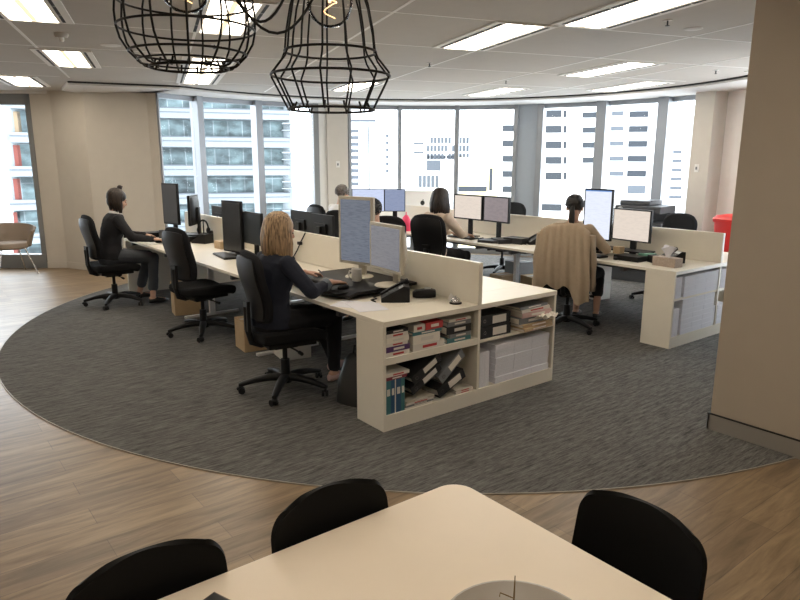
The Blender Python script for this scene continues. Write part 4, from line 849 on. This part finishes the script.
def person(lab,x,y,rz,P):
    t=thing('person',lab,'person',(x,y,0),R(rz)); s=P.get('s',1.0); hip=V((P.get('hx',-.05),0,P.get('hz',.575))); ln=R(P.get('lean',4))
    ax=V((math.sin(ln),0,math.cos(ln))); ax2=V((math.sin(ln*1.6+.05),0,math.cos(ln*1.6+.05)))
    def sp(d): return hip+ax*d if d<.25 else hip+ax*.25+ax2*(d-.25)
    fw=V((math.cos(ln),0,-math.sin(ln)))
    male=P.get('male',0); k=1.1 if male else 1
    sec=[(-.10,.125,.105),(-.04,.165,.125),(.04,.165,.118),(.13,.138,.100),(.21,.132,.098),(.30,.148,.112),(.38,.160,.112),(.43,.158,.095),(.47,.120,.075),(.50,.070,.058)]
    def torso(b,off,d0=-1,d1=9):
        b.loft([(sp(d)+(fw*.012 if .25<d<.4 else V()),V((0,1,0)),fw,(w*k+off),(dp*k+off)) for d,w,dp in sec if d0<=d<=d1],24)
    nk=sp(.50); hc=V(P['head']) if 'head' in P else nk+V((.040,0,.145))
    Mh=T(*hc)@RZ(R(P.get('hyaw',0)))@RY(R(P.get('hpitch',12)))
    SH=[sp(.435)+V((0,q*.165*k,0)) for q in(1,-1)]; vox=P.get('vox',.006)
    arms=[]
    for i,q in enumerate((1,-1)):
        H=V(P['hands'][i]); e,wv=ik(SH[i],H,.275*s,.245*s,(-.5,q*.9,-.7)); arms.append((SH[i],e,wv))
    legs=[]
    for i,q in enumerate((1,-1)):
        hj=hip+V((.02,q*.085,-.005)); kn=V(P['knees'][i]); an=V(P['ankles'][i]); legs.append((hj,kn,an))
    b=MB(); torso(b,0); head_parts(b,Mh,nk+V((-.01,0,-.03)))
    for i,(S,e,wv) in enumerate(arms):
        b.rc(S,e,.046*k,.036*k); b.rc(e,wv,.036*k,.024*k); d=(wv-e).normalized(); hd=V(P.get('hdir',[(1,0,-.15)]*2)[i]); hand(b,wv,hd,(0,0,1),1 if i==0 else -1,curl=P.get('curl',.8))
    for i,(h,kn,an) in enumerate(legs):
        b.rc(h,kn,.080,.055); b.rc(kn,kn.lerp(an,.35),.053,.050); b.rc(kn.lerp(an,.35),an,.050,.032)
        fd=V(P.get('fdir',[(1,0,0)]*2)[i]).normalized(); b.rc(an+V((0,0,-.03))-fd*.02,an+fd*.13+V((0,0,-.055)),.032,.028,fl=.8)
    body=b.obj('body',P['skin'],t); remesh(body,vox,2)
    for q in(-1,1):
        MB().ell(Mh@V((.080,q*.030,.004)),(.007,.012,.006),10,Mh.to_3x3().to_4x4()).obj('eye',M['eyew'],t,smooth=60)
        MB().tube([Mh@V((.082,q*.014,.024)),Mh@V((.086,q*.03,.030)),Mh@V((.074,q*.048,.024))],.003,6).obj('eyebrow',P['hair'],t,smooth=60)
    MB().ell(Mh@V((.085,0,-.052)),(.008,.020,.007),12,Mh.to_3x3().to_4x4()).obj('lips',M['lip'],t,smooth=60)
    # clothes
    fo=P.get('fold',.012)
    b=MB(); torso(b,.019,P.get('hem',-.06),.475); b.loft([(sp(.45),V((0,1,0)),fw,.15*k,.10*k),(sp(.478),V((0,1,0)),fw,.125*k,.09*k),(sp(.497),V((0,1,0)),fw,.088*k,.074*k)],20)
    for S,e,wv in arms:
        sl=P.get('sleeve',1.0); b.rc(S+V((0,0,-.006)),e,.063*k,.052*k); b.rc(e,e.lerp(wv,sl),.050*k,(.050-.016*sl)*k)
    if P.get('longhem'): b.loft([(hip+V((-.06,0,-.02)),V((0,1,0)),V((1,0,0)),.18,.13),(hip+V((-.09,0,-.20)),V((0,1,0)),V((1,0,0)),.19,.08)],20)
    o=b.obj(P.get('topname','top'),P['top'],t); remesh(o,vox*1.4,3,fo,.07)
    if P.get('under'):
        b=MB(); b.loft([(sp(.05)+fw*.095,V((0,1,0)),fw,.05,.045),(sp(.3)+fw*.085,V((0,1,0)),fw,.055,.05),(sp(.46)+fw*.02,V((0,1,0)),fw,.092,.085),(sp(.50),V((0,1,0)),fw,.084,.076),(sp(.525),V((0,1,0)),fw,.066,.064)],18); o=b.obj('shirt',P['under'],t); remesh(o,vox*1.4,2)
    if P.get('cuff'):
        for S,e,wv in arms: sl=P.get('sleeve',1); c=e.lerp(wv,sl-.06);c2=e.lerp(wv,sl+.14); MB().cyl(c,c2,.043,.045).obj('cuff',P['cuff'],t,smooth=40)
    b=MB(); torso(b,.012,-1,.04)
    tl=P.get('trouser',.93)
    for h,kn,an in legs: b.rc(h,kn,.094,.068); a2=kn.lerp(an,.4); b.rc(kn,a2,.066,.060); b.rc(a2,kn.lerp(an,tl),.060,P.get('hemr',.048))
    o=b.obj('trousers',P['legs'],t); remesh(o,vox*1.5,3,fo,.09)
    for i,(h,kn,an) in enumerate(legs):
        fd=V(P.get('fdir',[(1,0,0)]*2)[i]).normalized(); b=MB(); z0=an.z-.085
        sd=V((-fd.y,fd.x,0)); b.loft([(V((an.x,an.y,z0+.03))-fd*.055,sd,V((0,0,1)),.022,.025),(V((an.x,an.y,z0+.034))-fd*.03,sd,V((0,0,1)),.035,.036),(V((an.x,an.y,z0+.036))+fd*.04,sd,V((0,0,1)),.038,.034),(V((an.x,an.y,z0+.027))+fd*.11,sd,V((0,0,1)),.043,.026),(V((an.x,an.y,z0+.02))+fd*.165,sd,V((0,0,1)),.030,.018),(V((an.x,an.y,z0+.016))+fd*.185,sd,V((0,0,1)),.012,.010)],16)
        b.obj('shoe',P['shoe'],t,smooth=60)
        if P.get('sole'): MB().loft([(V((an.x,an.y,z0+.008))-fd*.058,sd,fd,.025,.01),(V((an.x,an.y,z0+.008))+fd*.12,sd,fd,.04,.05)],4) if 0 else None
    # hair
    b=MB(); hs=P['hairstyle']; rnd=random.Random(3); Mr=Mh.to_3x3().to_4x4()
    b.ell(Mh@V((-.022,0,.040)),(.104,.087,.092),22,Mr)
    if hs in('long','bob'): b.ell(Mh@V((-.050,0,-.02)),(.070,.080,.085),18,Mr)
    def surf(az,el,g=1.0): return V((-.018+.109*g*math.cos(el)*math.cos(az),.092*g*math.cos(el)*math.sin(az),.035+.099*g*math.sin(el)))
    if hs in('long','bob'):
        dn=P.get('hlen',.25)
        for k_ in range(110):
            a=R(62+ (236)*rnd.random()); 
            if hs=='bob': a=R(75+210*rnd.random())
            pts=[]; e0=R(84)
            for e_ in (84,62,40,20,4): pts.append(Mh@surf(a,R(e_),1.01+.02*rnd.random()))
            base=Mh@surf(a,R(-8),1.0); outw=V((base.x-hc.x,base.y-hc.y,0)).normalized(); L=dn*(.82+.25*rnd.random()); wav=rnd.uniform(-1,1)
            for f in(.15,.4,.7,1.0): pts.append(base-V((0,0,L*f))+outw*(.006*math.sin(f*5+wav)+(-.012*f if hs=='bob' else .022*math.sin(f*2.6)))+V((0,.006*wav*f,0)))
            b.tube(pts,.0105,6,taper=[.5,.8,1,1,1,1,1,.85,.35])
        if hs=='bob' and P.get('bun'):
            c=Mh@V((-.02,0,.150)); b.ell(c,(.030,.030,.027),14); b.rc(Mh@V((-.02,0,.12)),c,.018,.016)
            for q in range(8): a=q*.8; b.tube([c+V((.028*math.cos(a+u_),.028*math.sin(a+u_),.012*math.sin(u_*2+q))) for u_ in (0,.6,1.2,1.8)],.006,5)
    elif hs=='pony':
        tie=V((-.112,0,.0))
        for k_ in range(90):
            a=R(-110+220*rnd.random()); e_=R(rnd.uniform(-5,70)) ; p0=surf(a,e_,1.0) if rnd.random()<.7 else surf(a,R(rnd.uniform(-20,20)),.98)
            if p0.x>.05 and p0.z<.06: continue
            mid=(p0+tie)/2; dirn=(mid-V((-.018,0,.035))).normalized(); m1=V((-.018+.106*dirn.x,.090*dirn.y,.035+.096*dirn.z)); b.tube([Mh@p0,Mh@m1,Mh@(tie*1.0)],.010,6,taper=[.4,1,.7])
        tp=Mh@tie
        for k_ in range(26):
            dy=rnd.uniform(-.02,.02);dx=rnd.uniform(-.014,.012); b.tube([tp,tp+V((-.03+dx*.5,dy*.6,-.02)),tp+V((-.038+dx,dy,-.08)),tp+V((-.03+dx,dy*1.1,-.14-.02*rnd.random())),tp+V((-.022,dy*.5,-.19-.03*rnd.random()))],.009,6,taper=[.8,1,1,.8,.3])
        MB().tube([tp+V((-.008,.02*math.cos(q*PI/6),.02*math.sin(q*PI/6))) for q in range(12)],.006,6,closed=True).obj('hair_tie',M['bplas'],t)
    else:
        for k_ in range(240):
            a=R(rnd.uniform(48,312)); e_=R(rnd.uniform(-25,85)); p=surf(a,e_,1.0); q=surf(a+rnd.uniform(-.15,.15),e_-.2,1.03); b.tube([Mh@p,Mh@((p+q)*.5*1.01),Mh@q],.007,5,taper=[.6,1,.4])
    b.obj('hair',P['hair'],t,smooth=70)
    return t
KN=[(.42,.11,.53),(.42,-.11,.53)]
person('person with shoulder-length blonde hair in a navy top typing at the front desk',-.16,1.10,3,dict(hands=[(.36,.17,.845),(.31,-.26,.835)],hdir=[(1,-.25,-.1),(1,.1,-.1)],sleeve=.62,cuff=M['denim'],lean=5,knees=[(.42,.12,.53),(.44,-.10,.53)],ankles=[(.60,.14,.10),(.42,-.12,.11)],
 skin=M['skin'],hair=M['blonde'],top=M['navy'],legs=M['blackc'],shoe=M['pinks'],hairstyle='long',hlen=.255,hyaw=-8,hpitch=14,vox=.005,hz=.562,curl=.7))
person('person with dark bob and top bun in a black cardigan, far left desk',-.27,4.95,0,dict(hands=[(.40,.14,.80),(.36,-.28,.79)],lean=8,knees=[(.42,.11,.54),(.42,-.09,.54)],ankles=[(.30,.16,.10),(.34,-.22,.10)],skin=M['skin'],hair=M['brown'],top=M['blackc'],topname='cardigan',under=M['whitec'],legs=M['greyc'],shoe=M['shoe'],trouser=.78,hemr=.058,hairstyle='bob',hlen=.165,bun=1,hpitch=20,vox=.006,hz=.60))
person('person with long dark brown hair in a pale beige top at the second row',2.92,2.85,5,dict(hands=[(.40,.16,.80),(.40,-.12,.80)],lean=6,knees=KN,ankles=[(.36,.12,.10),(.38,-.12,.10)],skin=M['skin'],hair=M['brown'],top=M['tanc'],legs=M['blackc'],shoe=M['shoe'],hairstyle='long',hlen=.25,hpitch=16,vox=.007,longhem=1,fold=.02,hz=.60))
person('person with a dark ponytail and cropped black trousers facing the bright monitors',3.12,1.00,24,dict(hands=[(.36,.12,.80),(.34,-.26,.80)],lean=5,knees=[(.40,-.02,.54),(.36,-.22,.54)],ankles=[(.20,-.04,.17),(.26,-.24,.16)],skin=M['skin2'],hair=M['black'],top=M['beigec'],legs=M['blackc'],shoe=M['shoe'],trouser=.52,hemr=.062,hairstyle='pony',hpitch=14,hyaw=4,vox=.006,hz=.60))
person('person with short grey hair and white shirt, far end of second row',2.90,4.98,8,dict(male=1,hands=[(.38,.16,.80),(.38,-.14,.80)],lean=6,knees=KN,ankles=[(.36,.12,.10),(.38,-.12,.10)],skin=M['skin'],hair=M['grey'],top=M['whitec'],topname='shirt',legs=M['greyc'],shoe=M['shoe'],hairstyle='short',hpitch=8,vox=.009,hz=.575))
person('person with short black hair mostly hidden by the tall cream monitor',1.95,2.66,200,dict(male=1,hands=[(.36,.16,.80),(.36,-.14,.80)],lean=16,knees=KN,ankles=[(.36,.12,.10),(.38,-.12,.10)],skin=M['skin'],hair=M['black'],top=M['tanc'],topname='shirt',legs=M['greyc'],shoe=M['shoe'],hairstyle='short',hpitch=22,vox=.009,hz=.555))
# cardigan hung on the chair of the ponytailed person
t=thing('cardigan','beige knitted cardigan hung over the back of an office chair','cardigan',(3.08,.98,.006),R(26))
def card(i,j):
    s_=2*j-1; zt=1.105-.075*abs(s_)**2.6; w=.225+.045*min(1,i*1.4)
    if i<.14: f=i/.14; x=-.175-.125*f; z=zt-.05+.055*math.sin(f*PI/2)
    else:
        f=(i-.14)/.86; ln=.62+.20*max(0,-s_-.0)*max(0,math.sin(max(0,(-s_))*PI*.9))+.03*math.sin(s_*9)
        z=zt-ln*f+.005; x=-.315-.030*math.sin(f*PI)+.05*f*0+.020*f*math.sin(s_*12)+.008*math.sin(s_*23+2*f)-.02*f
    return (x,s_*w*(1-.16*i*0),z)
MB().grid(card,22,48,.008).obj('body_panel',M['beigec'],t,smooth=80)
for q in(-1,1):
    rg=[]
    for k in range(9):
        f=k/8; c=V((-.25-.03*math.sin(f*3)+.05*f,q*(.245+.035*math.sin(f*2.2)),1.0-.55*f)); rg.append((c,V((1,0,0)),V((0,1,0)),.060-.018*f+.006*math.sin(k*2.1),.034-.008*f+.005*math.cos(k*1.7)))
    MB().loft(rg,16).obj('sleeve',M['beigec'],t,smooth=80)
#@@CAM
# ------------------------------------------------------------------ light, world, camera
w=bpy.data.worlds.new('sky'); bpy.context.scene.world=w; w.use_nodes=True; nt=w.node_tree; bg=nt.nodes['Background']
tc=nt.nodes.new('ShaderNodeTexCoord'); nz=nt.nodes.new('ShaderNodeTexNoise'); nz.inputs['Scale'].default_value=1.6; nz.inputs['Detail'].default_value=3
nt.links.new(tc.outputs['Generated'],nz.inputs['Vector']); cr=nt.nodes.new('ShaderNodeValToRGB'); cr.color_ramp.elements[0].color=(.80,.88,.98,1); cr.color_ramp.elements[1].color=(.95,.98,1,1)
nt.links.new(nz.outputs['Fac'],cr.inputs['Fac']); nt.links.new(cr.outputs['Color'],bg.inputs['Color']); bg.inputs['Strength'].default_value=6.0
cam=bpy.data.cameras.new('camera'); cam.sensor_width=36; cam.lens=FPX/800*36; cam.clip_end=2000; cam.clip_start=.05
co=bpy.data.objects.new('camera',cam); COL.objects.link(co)
yaw,pit,rol=.6646,.2121,.0033
f=V((math.sin(yaw)*math.cos(pit),math.cos(yaw)*math.cos(pit),-math.sin(pit))); r=V((math.cos(yaw),-math.sin(yaw),0)); u=r.cross(f)
r2=r*math.cos(rol)+u*math.sin(rol); u2=-r*math.sin(rol)+u*math.cos(rol)
mw=Matrix((( r2.x,u2.x,-f.x,CAMP.x),(r2.y,u2.y,-f.y,CAMP.y),(r2.z,u2.z,-f.z,CAMP.z),(0,0,0,1))); co.matrix_world=mw
sc=bpy.context.scene; sc.camera=co
sc.view_settings.view_transform='Standard'; sc.view_settings.look='None'; sc.view_settings.gamma=1; sc.view_settings.use_curve_mapping=False; sc.view_settings.exposure=.35
